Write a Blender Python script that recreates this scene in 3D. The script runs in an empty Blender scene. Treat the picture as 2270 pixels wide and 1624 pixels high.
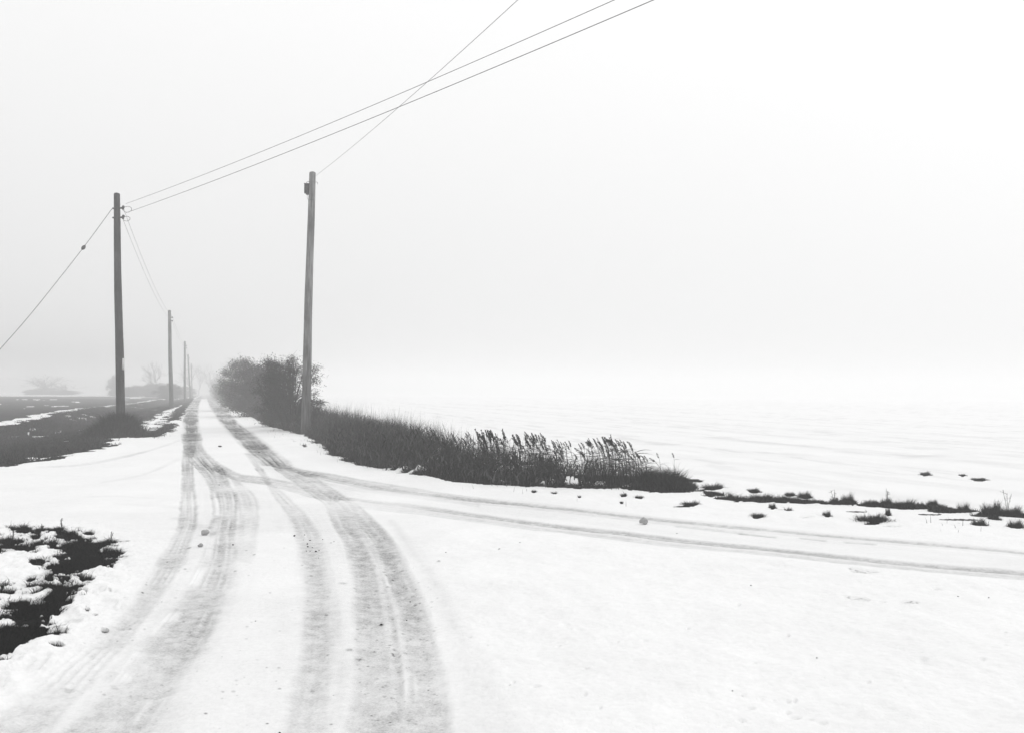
import bpy, math, random
import numpy as np
from mathutils import Matrix, Vector

S = bpy.context.scene
COL = S.collection
PI = math.pi
rng = np.random.default_rng(7)
random.seed(7)

# ------------------------------------------------------------------ camera
EYE = 1.6
F = 1781.0                       # focal length in units of a 2269 x 1624 frame
CX, CY = 1134.5, 812.0
PITCH, ROLL = math.radians(1.92), math.radians(0.42)
cam_d = bpy.data.cameras.new('camera')
cam_d.sensor_width = 36.0
cam_d.lens = 36.0 * F / 2269.0
cam_d.clip_start, cam_d.clip_end = 0.1, 3000
cam = bpy.data.objects.new('camera', cam_d)
COL.objects.link(cam)
RM = Matrix.Rotation(PI / 2 + PITCH, 3, 'X') @ Matrix.Rotation(ROLL, 3, 'Z')
cam.matrix_world = Matrix.Translation((0, 0, EYE)) @ RM.to_4x4()
S.camera = cam
RN = np.array(RM)

# ------------------------------------------------------------------ light
SUN_AZ, SUN_EL = math.radians(62), math.radians(36)      # azimuth to the right of the view
w = bpy.data.worlds.new("World")
S.world = w
w.use_nodes = True
nt = w.node_tree
nt.nodes.clear()
N = nt.nodes.new
out = N('ShaderNodeOutputWorld'); bg = N('ShaderNodeBackground')
sky = N('ShaderNodeTexSky'); sky.sky_type = 'NISHITA'; sky.sun_disc = False
sky.sun_elevation = SUN_EL; sky.sun_rotation = SUN_AZ
sky.air_density = 1.0; sky.dust_density = 6.0
bw = N('ShaderNodeRGBToBW')
tc = N('ShaderNodeTexCoord'); dot = N('ShaderNodeVectorMath'); dot.operation = 'DOT_PRODUCT'
sd_ = Vector((math.sin(SUN_AZ) * math.cos(SUN_EL), math.cos(SUN_AZ) * math.cos(SUN_EL), math.sin(SUN_EL)))
dot.inputs[1].default_value = sd_
mr = N('ShaderNodeMapRange'); mr.inputs[1].default_value = -0.2; mr.inputs[2].default_value = 0.95
mr.inputs[3].default_value = -0.25; mr.inputs[4].default_value = 0.55        # a little brighter round the hidden sun
sep = N('ShaderNodeSeparateXYZ'); mz = N('ShaderNodeMapRange')                # overcast: brighter overhead than low down
SKY_LO, SKY_HI = 6.9, 8.9
mz.inputs[1].default_value = 0.0; mz.inputs[2].default_value = 0.5
mz.inputs[3].default_value = SKY_LO; mz.inputs[4].default_value = SKY_HI
addn = N('ShaderNodeMath'); addn.operation = 'ADD'
nt.links.new(tc.outputs['Generated'], sep.inputs[0]); nt.links.new(sep.outputs['Z'], mz.inputs[0])
nt.links.new(mr.outputs[0], addn.inputs[0]); nt.links.new(mz.outputs[0], addn.inputs[1])
mix = N('ShaderNodeMix'); mix.data_type = 'FLOAT'; mix.inputs[0].default_value = 0.93   # thick overcast: mostly cloud
nt.links.new(sky.outputs[0], bw.inputs[0])
nt.links.new(tc.outputs['Generated'], dot.inputs[0])
nt.links.new(dot.outputs['Value'], mr.inputs[0])
nt.links.new(bw.outputs[0], mix.inputs[2]); nt.links.new(addn.outputs[0], mix.inputs[3])
nt.links.new(mix.outputs[0], bg.inputs['Color'])
bg.inputs['Strength'].default_value = 0.1
nt.links.new(bg.outputs[0], out.inputs[0])

sun_d = bpy.data.lights.new('sun', 'SUN')
sun_d.energy = 0.6
sun_d.angle = math.radians(30)
sun_d.color = (1, 1, 1)
sun = bpy.data.objects.new('sun', sun_d); COL.objects.link(sun)
sun.rotation_euler = sd_.to_track_quat('Z', 'Y').to_euler()
sun.location = (20, 10, 40)

S.view_settings.view_transform = 'Standard'
S.view_settings.look = 'None'
S.view_settings.gamma = 1
S.view_settings.exposure = 0.25
S.cycles.volume_bounces = 3
S.cycles.max_bounces = 8
S.cycles.diffuse_bounces = 3

# ------------------------------------------------------------------ helpers
def gp(x, y, z=0.0):
    """ground point seen at frame position x, y (2269 x 1624)"""
    d = RN @ np.array([(x - CX) / F, -(y - CY) / F, -1.0])
    if d[2] > -1e-4: d[2] = -1e-4
    t = (z - EYE) / d[2]
    return np.array([d[0] * t, d[1] * t])
def at(x, y, Y):
    """3D point on the ray of x, y at distance Y ahead"""
    d = RN @ np.array([(x - CX) / F, -(y - CY) / F, -1.0])
    t = Y / d[1]
    return np.array([d[0] * t, Y, EYE + d[2] * t])
def proj(P):
    P = np.atleast_2d(P)
    q = (P - np.array([0, 0, EYE])) @ RN
    return np.stack([CX + F * q[:, 0] / -q[:, 2], CY - F * q[:, 1] / -q[:, 2]], 1)
def sstep(a, b, x):
    t = np.clip((x - a) / (b - a), 0, 1)
    return t * t * (3 - 2 * t)

_perm = np.random.default_rng(3).permutation(65536).astype(np.int64)
_val = np.random.default_rng(4).random(65536)
def vnoise(x, y, seed=0):
    xi = np.floor(x).astype(np.int64); yi = np.floor(y).astype(np.int64)
    fx = x - xi; fy = y - yi
    fx = fx * fx * fx * (fx * (fx * 6 - 15) + 10); fy = fy * fy * fy * (fy * (fy * 6 - 15) + 10)
    def h(a, b): return _val[_perm[(_perm[(a + seed * 131) & 65535] + b) & 65535]]
    return (h(xi, yi) * (1 - fx) + h(xi + 1, yi) * fx) * (1 - fy) + (h(xi, yi + 1) * (1 - fx) + h(xi + 1, yi + 1) * fx) * fy
def fbm(x, y, scale, oct=4, seed=0):
    """about -1..1; scale = size in metres of the largest lumps"""
    a, s, r = 1.0, 0.0, 0.0
    f = 1.0 / scale
    for o in range(oct):
        r = r + a * (vnoise(x * f + 17.3 * o, y * f + 5.1 * o, seed + o) * 2 - 1)
        s += a * 0.7; a *= 0.5; f *= 2.03
    return r / s

def catmull(P, n=6, closed=False):
    P = [np.asarray(p, float) for p in P]
    Q = [2 * P[0] - P[1]] + P + [2 * P[-1] - P[-2]]
    o = []
    for i in range(1, len(Q) - 2):
        for k in range(n):
            t = k / n
            a, b, c, d = Q[i - 1], Q[i], Q[i + 1], Q[i + 2]
            o.append(0.5 * ((2 * b) + (-a + c) * t + (2 * a - 5 * b + 4 * c - d) * t * t + (-a + 3 * b - 3 * c + d) * t ** 3))
    o.append(P[-1])
    return np.array(o)
def d_line(x, y, L):
    """distance to polyline"""
    best = np.full(x.shape, 1e9)
    for i in range(len(L) - 1):
        ax, ay = L[i]; bx, by = L[i + 1]
        dx, dy = bx - ax, by - ay
        q = dx * dx + dy * dy
        if q < 1e-12: continue
        t = np.clip(((x - ax) * dx + (y - ay) * dy) / q, 0, 1)
        best = np.minimum(best, (x - ax - t * dx) ** 2 + (y - ay - t * dy) ** 2)
    return np.sqrt(best)
def sd_poly(x, y, P):
    P = np.asarray(P)
    d = d_line(x, y, np.vstack([P, P[:1]]))
    ins = np.zeros(x.shape, bool)
    for i in range(len(P)):
        ax, ay = P[i]; bx, by = P[(i + 1) % len(P)]
        if ay == by: continue
        c = ((ay > y) != (by > y))
        ins ^= c & (x < (bx - ax) * (y - ay) / (by - ay) + ax)
    return np.where(ins, d, -d)
def culled(x, y, P, pad, fn, default):
    """evaluate fn only near P"""
    P = np.asarray(P)
    r = np.full(x.shape, default, float)
    m = (x > P[:, 0].min() - pad) & (x < P[:, 0].max() + pad) & (y > P[:, 1].min() - pad) & (y < P[:, 1].max() + pad)
    if m.any(): r[m] = fn(x[m], y[m])
    return r
def inside(x, y, P, f0, f1, pad=3.0):
    """0 outside .. 1 inside, soft from f0 to f1 of signed distance"""
    return culled(x, y, P, pad, lambda a, b: sstep(f0, f1, sd_poly(a, b, P)), 0.0)
def gpl(pts): return np.array([gp(a, b) for a, b in pts])

def mesh_np(name, V, faces, mat, parent=None, attrs=None, smooth=True, link=True, vnorm=None):
    """faces: (M,k) int array, k=3 or 4, or list of such arrays"""
    if not isinstance(faces, list): faces = [faces]
    faces = [np.asarray(f, np.int32) for f in faces if len(f)]
    me = bpy.data.meshes.new(name)
    V = np.asarray(V, np.float32)
    me.vertices.add(len(V)); me.vertices.foreach_set('co', V.ravel())
    tot = np.concatenate([np.full(len(f), f.shape[1], np.int32) for f in faces])
    loops = np.concatenate([f.ravel() for f in faces])
    start = np.concatenate([[0], np.cumsum(tot)[:-1]]).astype(np.int32)
    me.loops.add(len(loops)); me.loops.foreach_set('vertex_index', loops)
    me.polygons.add(len(tot)); me.polygons.foreach_set('loop_start', start)
    try: me.polygons.foreach_set('loop_total', tot)
    except Exception: pass
    me.update(calc_edges=True)
    me.polygons.foreach_set('use_smooth', np.full(len(tot), smooth, bool))
    for k, v in (attrs or {}).items():
        a = me.attributes.new(k, 'FLOAT', 'POINT'); a.data.foreach_set('value', np.asarray(v, np.float32))
    me.materials.append(mat)
    if vnorm is not None: me.normals_split_custom_set_from_vertices(vnorm)
    o = bpy.data.objects.new(name, me)
    if link: COL.objects.link(o)
    if parent is not None: o.parent = parent
    return o
def tag(o, label=None, cat=None, group=None, kind=None):
    if label: o['label'] = label
    if cat: o['category'] = cat
    if group: o['group'] = group
    if kind: o['kind'] = kind
    return o
def empty(name, loc, label, cat, group=None, rz=0):
    o = bpy.data.objects.new(name, None); COL.objects.link(o)
    o.empty_display_size = 0.2
    o.location = [float(v) for v in loc]; o.rotation_euler = (0, 0, rz)
    return tag(o, label, cat, group)
def copy_tree(o, parent=None):
    c = o.copy(); COL.objects.link(c); c.parent = parent
    for ch in list(o.children): copy_tree(ch, c)
    return c

class MB:
    """collects tubes and boxes into one mesh"""
    def __init__(s): s.V = []; s.Q = []; s.T = []; s.n = 0; s.a = []
    def add(s, V, Q=None, T=None, a=0.5):
        V = np.asarray(V, float)
        s.V.append(V); s.a.append(np.full(len(V), a))
        if Q is not None and len(Q): s.Q.append(np.asarray(Q) + s.n)
        if T is not None and len(T): s.T.append(np.asarray(T) + s.n)
        s.n += len(V)
    def tube(s, P, R, k=6, cap=True, a=0.5):
        P = np.asarray(P, float); n = len(P)
        R = np.full(n, R, float) if np.isscalar(R) else np.asarray(R, float)
        T = np.gradient(P, axis=0); T /= np.linalg.norm(T, axis=1)[:, None] + 1e-9
        up = np.array([0, 0, 1.0]) if abs(T[0, 2]) < 0.9 else np.array([1.0, 0, 0])
        U = np.cross(T, up); U /= np.linalg.norm(U, axis=1)[:, None] + 1e-9
        W = np.cross(T, U)
        th = np.arange(k) * 2 * PI / k
        V = P[:, None] + R[:, None, None] * (np.cos(th)[None, :, None] * U[:, None] + np.sin(th)[None, :, None] * W[:, None])
        i = np.arange(n - 1)[:, None] * k; j = np.arange(k)[None]; j2 = (j + 1) % k
        Q = np.stack([i + j, i + j2, i + k + j2, i + k + j], -1).reshape(-1, 4)
        V = V.reshape(-1, 3); Tt = []
        if cap:
            V = np.vstack([V, P[:1], P[-1:]]); b = n * k
            jj = np.arange(k)
            Tt = np.vstack([np.stack([np.full(k, b), (jj + 1) % k, jj], 1),
                            np.stack([np.full(k, b + 1), (n - 1) * k + jj, (n - 1) * k + (jj + 1) % k], 1)])
        s.add(V, Q, Tt, a)
    def box(s, c, d, R=None):
        x, y, z = np.array(d) / 2
        V = np.array([[i, j, k] for i in (-x, x) for j in (-y, y) for k in (-z, z)])
        if R is not None: V = V @ np.array(R).T
        s.add(V + np.array(c), [[0, 1, 3, 2], [4, 6, 7, 5], [0, 4, 5, 1], [2, 3, 7, 6], [0, 2, 6, 4], [1, 5, 7, 3]])
    def build(s, name, mat, parent=None, smooth=True, link=True):
        f = []
        if s.Q: f.append(np.vstack(s.Q))
        if s.T: f.append(np.vstack(s.T))
        return mesh_np(name, np.vstack(s.V), f, mat, parent, {'tint': np.concatenate(s.a)}, smooth, link)

# ------------------------------------------------------------------ materials
def new_mat(name):
    m = bpy.data.materials.new(name); m.use_nodes = True
    nt = m.node_tree; b = nt.nodes['Principled BSDF']
    return m, nt, b, nt.nodes.new, nt.links.new
def math_n(nt, op, a, b=None, clamp=False):
    n = nt.nodes.new('ShaderNodeMath'); n.operation = op; n.use_clamp = clamp
    for i, v in enumerate([a, b]):
        if v is None: continue
        if isinstance(v, (int, float)): n.inputs[i].default_value = v
        else: nt.links.new(v, n.inputs[i])
    return n.outputs[0]
def lerp_n(nt, t, a, b):
    n = nt.nodes.new('ShaderNodeMix'); n.data_type = 'FLOAT'; n.clamp_factor = True
    for i, v in ((0, t), (2, a), (3, b)):
        if isinstance(v, (int, float)): n.inputs[i].default_value = v
        else: nt.links.new(v, n.inputs[i])
    return n.outputs[0]
def noise_n(nt, scale, detail=4, rough=0.55, vec=None, dim='3D'):
    n = nt.nodes.new('ShaderNodeTexNoise'); n.inputs['Scale'].default_value = scale
    n.inputs['Detail'].default_value = detail; n.inputs['Roughness'].default_value = rough
    if vec is not None: nt.links.new(vec, n.inputs['Vector'])
    return n.outputs['Fac']
def ramp_n(nt, v, a, b, lo=0.0, hi=1.0):
    n = nt.nodes.new('ShaderNodeMapRange'); n.interpolation_type = 'SMOOTHSTEP'
    nt.links.new(v, n.inputs[0])
    for i, q in ((1, a), (2, b), (3, lo), (4, hi)): n.inputs[i].default_value = q
    return n.outputs[0]
def attr_n(nt, name):
    n = nt.nodes.new('ShaderNodeAttribute'); n.attribute_name = name
    return n.outputs['Fac']
def grey(nt, v):
    n = nt.nodes.new('ShaderNodeCombineColor')
    for i in range(3): nt.links.new(v, n.inputs[i])
    return n.outputs[0]

def ground_material(name, earth_lo, earth_hi):
    m, nt, b, N, L = new_mat(name)
    g = N('ShaderNodeNewGeometry').outputs['Position']
    snow, pack, grit = attr_n(nt, 'snow'), attr_n(nt, 'pack'), attr_n(nt, 'stubble')
    n1 = noise_n(nt, 3.0, 6, 0.6, g); n2 = noise_n(nt, 28.0, 4, 0.6, g); n3 = noise_n(nt, 0.6, 4, 0.55, g)
    n4 = noise_n(nt, 9.0, 5, 0.65, g)
    # snow: clean white, greyer where packed by tyres, with crumbs of grit in the packed parts
    clean = lerp_n(nt, n1, 0.81, 0.89)
    clean = math_n(nt, 'MULTIPLY', clean, lerp_n(nt, ramp_n(nt, n3, 0.35, 0.7), 1.0, 0.965))
    n5 = noise_n(nt, 70.0, 3, 0.7, g)
    clean = math_n(nt, 'MULTIPLY', clean, lerp_n(nt, ramp_n(nt, n2, 0.3, 0.75), 1.015, 0.955))
    p2 = math_n(nt, 'MULTIPLY', pack, lerp_n(nt, ramp_n(nt, n4, 0.3, 0.7), 0.68, 1.35))
    p2 = math_n(nt, 'MULTIPLY', p2, lerp_n(nt, ramp_n(nt, n5, 0.3, 0.7), 0.7, 1.3))
    p2 = math_n(nt, 'ADD', p2, math_n(nt, 'MULTIPLY', math_n(nt, 'MULTIPLY', ramp_n(nt, n2, 0.58, 0.74), pack), 0.6), True)
    al = lerp_n(nt, p2, clean, 0.11)
    al = lerp_n(nt, grit, al, 0.25)
    earth = lerp_n(nt, ramp_n(nt, n4, 0.3, 0.7), earth_lo, earth_hi)
    s2 = math_n(nt, 'ADD', snow, math_n(nt, 'MULTIPLY', math_n(nt, 'SUBTRACT', n2, 0.5), 0.9))
    al = lerp_n(nt, ramp_n(nt, s2, 0.30, 0.70), earth, al)
    L(grey(nt, al), b.inputs['Base Color'])
    b.inputs['Roughness'].default_value = 0.85
    L(lerp_n(nt, ramp_n(nt, s2, 0.38, 0.62), 0.0, 0.15), b.inputs['Specular IOR Level'])
    bp = N('ShaderNodeBump'); bp.inputs['Strength'].default_value = 0.6; bp.inputs['Distance'].default_value = 0.02
    hgt = math_n(nt, 'ADD', math_n(nt, 'MULTIPLY', n2, 0.4), n4)
    L(hgt, bp.inputs['Height']); L(bp.outputs[0], b.inputs['Normal'])
    return m
M_ground = ground_material('snow_over_dead_grass', 0.006, 0.022)
M_road = ground_material('packed_snow_on_lane', 0.03, 0.07)
M_field = ground_material('snow_over_stubble', 0.03, 0.08)
M_plough = ground_material('wet_winter_crop_soil', 0.02, 0.06)

def tint_material(name, lo, hi, rough=0.8, spec=0.2, nscale=6.0, nv=0.3):
    m, nt, b, N, L = new_mat(name)
    g = N('ShaderNodeNewGeometry').outputs['Position']
    n1 = noise_n(nt, nscale, 4, 0.6, g)
    v = lerp_n(nt, attr_n(nt, 'tint'), lo, hi)
    v = math_n(nt, 'MULTIPLY', v, lerp_n(nt, n1, 1 - nv, 1 + nv))
    L(grey(nt, v), b.inputs['Base Color'])
    b.inputs['Roughness'].default_value = rough
    b.inputs['Specular IOR Level'].default_value = spec
    return m
M_grass = tint_material('dead_grass', 0.004, 0.075, 0.9, 0.0)
M_turf = tint_material('dark_turf', 0.003, 0.016, 0.9, 0.0)
M_reed = tint_material('reed_stalk', 0.006, 0.045, 0.9, 0.0)
M_plume = tint_material('reed_seed_head', 0.006, 0.025, 0.9, 0.0)
M_leaf = tint_material('winter_leaf', 0.006, 0.03, 0.9, 0.0)
M_twig = tint_material('twig_bark', 0.01, 0.035, 0.9, 0.0)
M_metal = tint_material('galvanised_steel', 0.10, 0.22, 0.5, 0.5, 30)
M_iron = tint_material('dark_iron', 0.02, 0.04, 0.5, 0.4, 30)
M_wire = tint_material('weathered_wire', 0.08, 0.12, 0.5, 0.4)
M_ceram = tint_material('dark_ceramic', 0.02, 0.035, 0.25, 0.5)
M_plate = tint_material('pale_plate', 0.5, 0.6, 0.5, 0.3)
M_stone = tint_material('grey_stone', 0.12, 0.4, 0.9, 0.2, 30, 0.4)
M_clod = tint_material('dark_clod', 0.015, 0.05, 0.9, 0.2, 40, 0.4)
M_icy = tint_material('dirty_snow_lump', 0.35, 0.6, 0.85, 0.2, 25, 0.25)
def wood_material(name, lo, hi, foot_tone=1.0):
    m, nt, b, N, L = new_mat(name)
    tcn = N('ShaderNodeTexCoord').outputs['Object']
    mp = N('ShaderNodeMapping'); L(tcn, mp.inputs[0]); mp.inputs['Scale'].default_value = (14, 14, 0.8)
    n1 = noise_n(nt, 1.6, 6, 0.65, mp.outputs[0])
    mp2 = N('ShaderNodeMapping'); L(tcn, mp2.inputs[0]); mp2.inputs['Scale'].default_value = (2.5, 2.5, 1.1)
    n2 = noise_n(nt, 1.0, 4, 0.6, mp2.outputs[0])
    v = lerp_n(nt, ramp_n(nt, n1, 0.3, 0.75), lo, hi)
    v = math_n(nt, 'MULTIPLY', v, lerp_n(nt, ramp_n(nt, n2, 0.35, 0.7), 1.15, 0.6))
    sp = N('ShaderNodeSeparateXYZ'); L(tcn, sp.inputs[0])      # wood gets darker towards the foot
    v = math_n(nt, 'MULTIPLY', v, ramp_n(nt, math_n(nt, 'ADD', sp.outputs[2], math_n(nt, 'MULTIPLY', n1, 2.0)), 1.0, 5.0, foot_tone, 1.0))
    L(grey(nt, v), b.inputs['Base Color'])
    b.inputs['Roughness'].default_value = 0.9; b.inputs['Specular IOR Level'].default_value = 0.15
    bp = N('ShaderNodeBump'); bp.inputs['Strength'].default_value = 0.5; bp.inputs['Distance'].default_value = 0.01
    L(n1, bp.inputs['Height']); L(bp.outputs[0], b.inputs['Normal'])
    return m
M_wood_dark = wood_material('creosoted_pole', 0.03, 0.08)
M_wood_pale = wood_material('weathered_pole', 0.10, 0.29, 0.42)

# ------------------------------------------------------------------ layout of the place (metres, from survey points)
ROAD_DIR = (gp(455, 900) - gp(455, 1000)); ROAD_DIR = np.array([-0.381, 1.0]); ROAD_DIR /= np.linalg.norm(ROAD_DIR)
ROAD_N = np.array([ROAD_DIR[1], -ROAD_DIR[0]])         # to the right of the lane
def far(p, d): return np.asarray(p) + ROAD_DIR * d
# lane edge, left verge then the entrance on the left
L_edge = [far(gp(421, 893), 330), far(gp(421, 893), 120), gp(421, 893), gp(402, 918), gp(389, 944), gp(366, 958), gp(318, 977), gp(245, 1000), gp(150, 1019), gp(60, 1033), gp(0, 1043)]
L_edge2 = [gp(0, 1043) + np.array([-8, -1.5]), gp(0, 1043) + np.array([-60, -12])]
N_edge = [gp(0, 1165) + np.array([-60, -12]), gp(0, 1165) + np.array([-8, -1.5]), gp(0, 1165), gp(120, 1163), gp(230, 1180), gp(285, 1215), gp(285, 1270), gp(240, 1350), gp(180, 1420), gp(100, 1500), gp(0, 1590), gp(-120, 1700), gp(-200, 1900)]
R_low = [gp(1200, 1900), gp(1140, 1624), gp(1060, 1480), gp(985, 1350), gp(945, 1250), gp(960, 1180), gp(1060, 1172), gp(1250, 1187), gp(1550, 1222), gp(1900, 1260), gp(2269, 1298), gp(2269, 1298) + np.array([30, -13])]
R_up = [gp(2269, 1205) + np.array([30, -13]), gp(2269, 1205), gp(1900, 1173), gp(1500, 1135), gp(1200, 1102), gp(1000, 1081), gp(860, 1058), gp(760, 1036), gp(690, 1014), gp(640, 990), gp(590, 962), gp(545, 934), gp(512, 910), gp(493, 893), far(gp(493, 893), 120), far(gp(493, 893), 330)]
ROAD = np.array(L_edge + L_edge2 + N_edge + R_low + R_up)
# front edge of the rough strip on the right, and its back edge 2-3 m behind
strip_front = [far(gp(505, 893), 330), far(gp(505, 893), 120), far(gp(505, 893), 30), gp(505, 893), gp(532, 909), gp(562, 926), gp(590, 944), gp(640, 956), gp(680, 968), gp(705, 986), gp(724, 1005), gp(748, 1017), gp(800, 1032), gp(890, 1051), gp(960, 1061), gp(1100, 1077), gp(1250, 1083), gp(1390, 1087), gp(1480, 1095), gp(1530, 1094), gp(1550, 1088)]
SF = catmull(strip_front[3:], 5)
def offset_back(P, wds):
    T = np.gradient(P, axis=0); T /= np.linalg.norm(T, axis=1)[:, None]
    return P + np.stack([-T[:, 1], T[:, 0]], 1) * np.asarray(wds)[:, None]
kk = np.linspace(0, 1, len(SF))
SB = offset_back(SF, np.interp(kk, [0, 0.3, 0.55, 0.8, 0.93, 1], [3.6, 3.4, 3.0, 2.2, 1.4, 0.15]))
STRIP = np.vstack([SF, SB[::-1], [far(SB[0], 300)], [far(SF[0], 300)]])
# left ditch, between verge and crop field
ditch_front = [far(gp(414, 893), 300), far(gp(414, 893), 100), gp(414, 893), gp(372, 912), gp(330, 932), gp(300, 958), gp(270, 972), gp(245, 988), gp(150, 1013), gp(60, 1029), gp(0, 1037), gp(0, 1037) + np.array([-8, -1.5]), gp(0, 1037) + np.array([-60, -12])]
ditch_back = [gp(0, 939) + np.array([-70, -13]), gp(0, 939), gp(80, 924), gp(150, 912), gp(250, 899), gp(330, 889), far(gp(330, 889), 250)]
DITCH = np.array(ditch_front + ditch_back)
FE = np.array(R_up[:9])[::-1]; FE = FE[np.argsort(FE[:, 0])]
CROP = np.array([gp(0, 939) + np.array([-70, -13]), gp(0, 939), gp(80, 924), gp(150, 912), gp(250, 899), gp(330, 889), far(gp(330, 889), 90), far(gp(330, 889), 90) + np.array([-150, -30]), gp(0, 939) + np.array([-300, -30])])
# bare turf near the camera on the left
PATCH = gpl([(208, 1203), (236, 1204), (230, 1232), (234, 1262), (187, 1262), (167, 1288), (157, 1315), (157, 1338), (146, 1365), (117, 1384), (97, 1402), (92, 1425), (50, 1441), (27, 1469), (0, 1484), (-60, 1520), (-60, 1402), (0, 1402), (37, 1395), (44, 1376), (13, 1352), (50, 1335), (94, 1341), (84, 1308), (124, 1295), (104, 1271), (134, 1248), (141, 1224), (167, 1207)])
PATCH_SOFT = gpl([(-40, 1178), (60, 1166), (150, 1168), (225, 1190), (262, 1215), (262, 1262), (205, 1300), (182, 1370), (140, 1410), (60, 1480), (-80, 1540), (-80, 1300), (40, 1290), (90, 1262), (60, 1240), (-60, 1240)])
SPOTS = [(15, 1203, 17, 7), (48, 1182, 22, 6), (88, 1180, 14, 4), (120, 1178, 18, 4), (78, 1190, 9, 8), (150, 1192, 26, 5), (38, 1205, 12, 4), (85, 1212, 14, 5), (115, 1211, 11, 5), (60, 1221, 20, 5), (170, 1173, 12, 2),
         (78, 1250, 14, 5), (75, 1284, 12, 4), (110, 1291, 8, 4), (16, 1314, 13, 4), (70, 1303, 12, 3), (192, 1289, 14, 4), (242, 1228, 16, 4), (125, 1443, 14, 3), (126, 1424, 6, 2), (192, 1362, 5, 2), (210, 1372, 4, 2), (274, 1203, 8, 2), (232, 1402, 6, 2.5), (196, 1185, 10, 3)]
TUFTS = [  # x, y, width in px, height in m, bulk
 (1581, 1087, 50, .15, 'long low'), (1608, 1107, 34, .10, 'small'), (1632, 1109, 30, .10, 'small ragged'), (1670, 1093, 28, .10, 'little square'), (1690, 1109, 60, .15, 'wide'),
 (1734, 1112, 42, .12, 'flat'), (1751, 1099, 24, .09, 'small'), (1784, 1104, 30, .16, 'pointed'), (1782, 1115, 34, .10, 'low'), (1850, 1116, 20, .13, 'narrow'), (1879, 1115, 28, .22, 'round dome shaped'),
 (1932, 1121, 42, .11, 'low'), (1966, 1120, 26, .17, 'spiky'), (2007, 1125, 58, .18, 'broad'), (2068, 1120, 22, .13, 'small'), (2082, 1131, 28, .13, 'dark'), (2136, 1134, 30, .18, 'rounded'), (2201, 1140, 54, .26, 'big bushy'), (2246, 1143, 44, .20, 'dense'),
 (1712, 1128, 16, .12, 'tiny'), (1748, 1136, 16, .08, 'thin'), (1680, 1147, 36, .09, 'half buried'), (1833, 1147, 15, .13, 'spiky little'), (1935, 1158, 72, .15, 'long flat'), (1968, 1141, 10, .17, 'upright narrow'),
 (2170, 1167, 30, .15, 'ragged'), (2252, 1171, 34, .15, 'dark'), (2204, 1151, 22, .08, 'low'), (2051, 1053, 22, .12, 'dark'), (2170, 1063, 36, .07, 'long thin'), (2133, 1054, 14, .06, 'faint'),
 (1183, 1090, 14, .08, 'tiny'), (1228, 1093, 16, .08, 'small'), (1382, 1098, 16, .09, 'small'), (1416, 1103, 22, .08, 'sparse'), (1531, 1120, 42, .10, 'sparse long'), (1284, 1101, 9, .06, 'minute'), (1377, 1115, 10, .06, 'minute'), (1465, 1093, 14, .12, 'thin')]
MELT = [(x, y, wd * 0.42, max(wd * 0.10, 3)) for x, y, wd, h, _ in TUFTS] + [(1560, 1092, 20, 4), (1585, 1096, 30, 2.5), (1640, 1106, 40, 3), (1700, 1108, 60, 4), (1770, 1114, 50, 3), (1860, 1117, 40, 2.5), (1950, 1121, 60, 3.5), (2020, 1125, 60, 4), (2110, 1133, 60, 4), (2210, 1141, 70, 6), (1520, 1122, 30, 2), (1545, 1116, 14, 2), (1900, 1134, 30, 1.5), (2130, 1152, 50, 2), (2060, 1140, 30, 2)] + [(760, 998, 26, 3), (700, 970, 20, 4), (640, 949, 22, 3), (600, 935, 16, 3), (745, 1005, 14, 5), (715, 976, 24, 2.5), (668, 961, 14, 3), (575, 917, 12, 2), (590, 925, 12, 2)]
# dark clods along the left edge of the lane
EDGE = catmull(gpl([(1552, 1092), (1640, 1107), (1740, 1111), (1800, 1115), (1850, 1117), (1940, 1122), (2010, 1125), (2090, 1131), (2140, 1136), (2269, 1146), (2400, 1156), (3400, 1232)]), 4)
CLODS_L = catmull(gpl([(425, 884), (412, 898), (403, 908), (392, 922), (384, 930)]), 5)
CLODS_L2 = catmull(gpl([(383, 940), (371, 949), (352, 959), (330, 965), (305, 972)]), 5)

# tyre tracks: left edge points, right edge points, darkness, edge softness
TR = []
def track(Lp, Rp, dark, soft=0.06, lines=()):
    a = catmull(gpl(Lp), 5); b = catmull(gpl(Rp), 5)
    TR.append((np.vstack([a, b[::-1]]), dark, soft))
    if lines:
        n = 60
        def rs(P):
            s = np.concatenate([[0], np.cumsum(np.linalg.norm(np.diff(P, axis=0), axis=1))]); t = np.linspace(0, s[-1], n)
            return np.stack([np.interp(t, s, P[:, 0]), np.interp(t, s, P[:, 1])], 1)
        A, B = rs(a), rs(b)
        for (t, u0, u1, amp) in lines:
            RIDGE.append(((A * (1 - t) + B * t)[int(u0 * n):max(int(u1 * n), int(u0 * n) + 2)], amp))
RIDGE = []
T1L = [(407, 955), (404, 985), (404, 1030), (402, 1074), (398, 1147), (383, 1191), (357, 1235), (333, 1273), (284, 1348), (214, 1415), (160, 1465), (80, 1532), (-10, 1592), (-60, 1640)]
T1R = [(420, 955), (424, 985), (427, 1030), (430, 1074), (434, 1147), (422, 1191), (409, 1235), (390, 1273), (338, 1348), (292, 1415), (245, 1465), (190, 1532), (134, 1592), (95, 1640)]
track(T1L, T1R, .25, .05, [(k / 9, .5, .99, .45 if k % 2 else -.3) for k in range(1, 9)])
track([(357, 1235), (333, 1273), (284, 1348), (220, 1412)], [(409, 1235), (390, 1273), (338, 1348), (290, 1412)], .10, .04)
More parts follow.
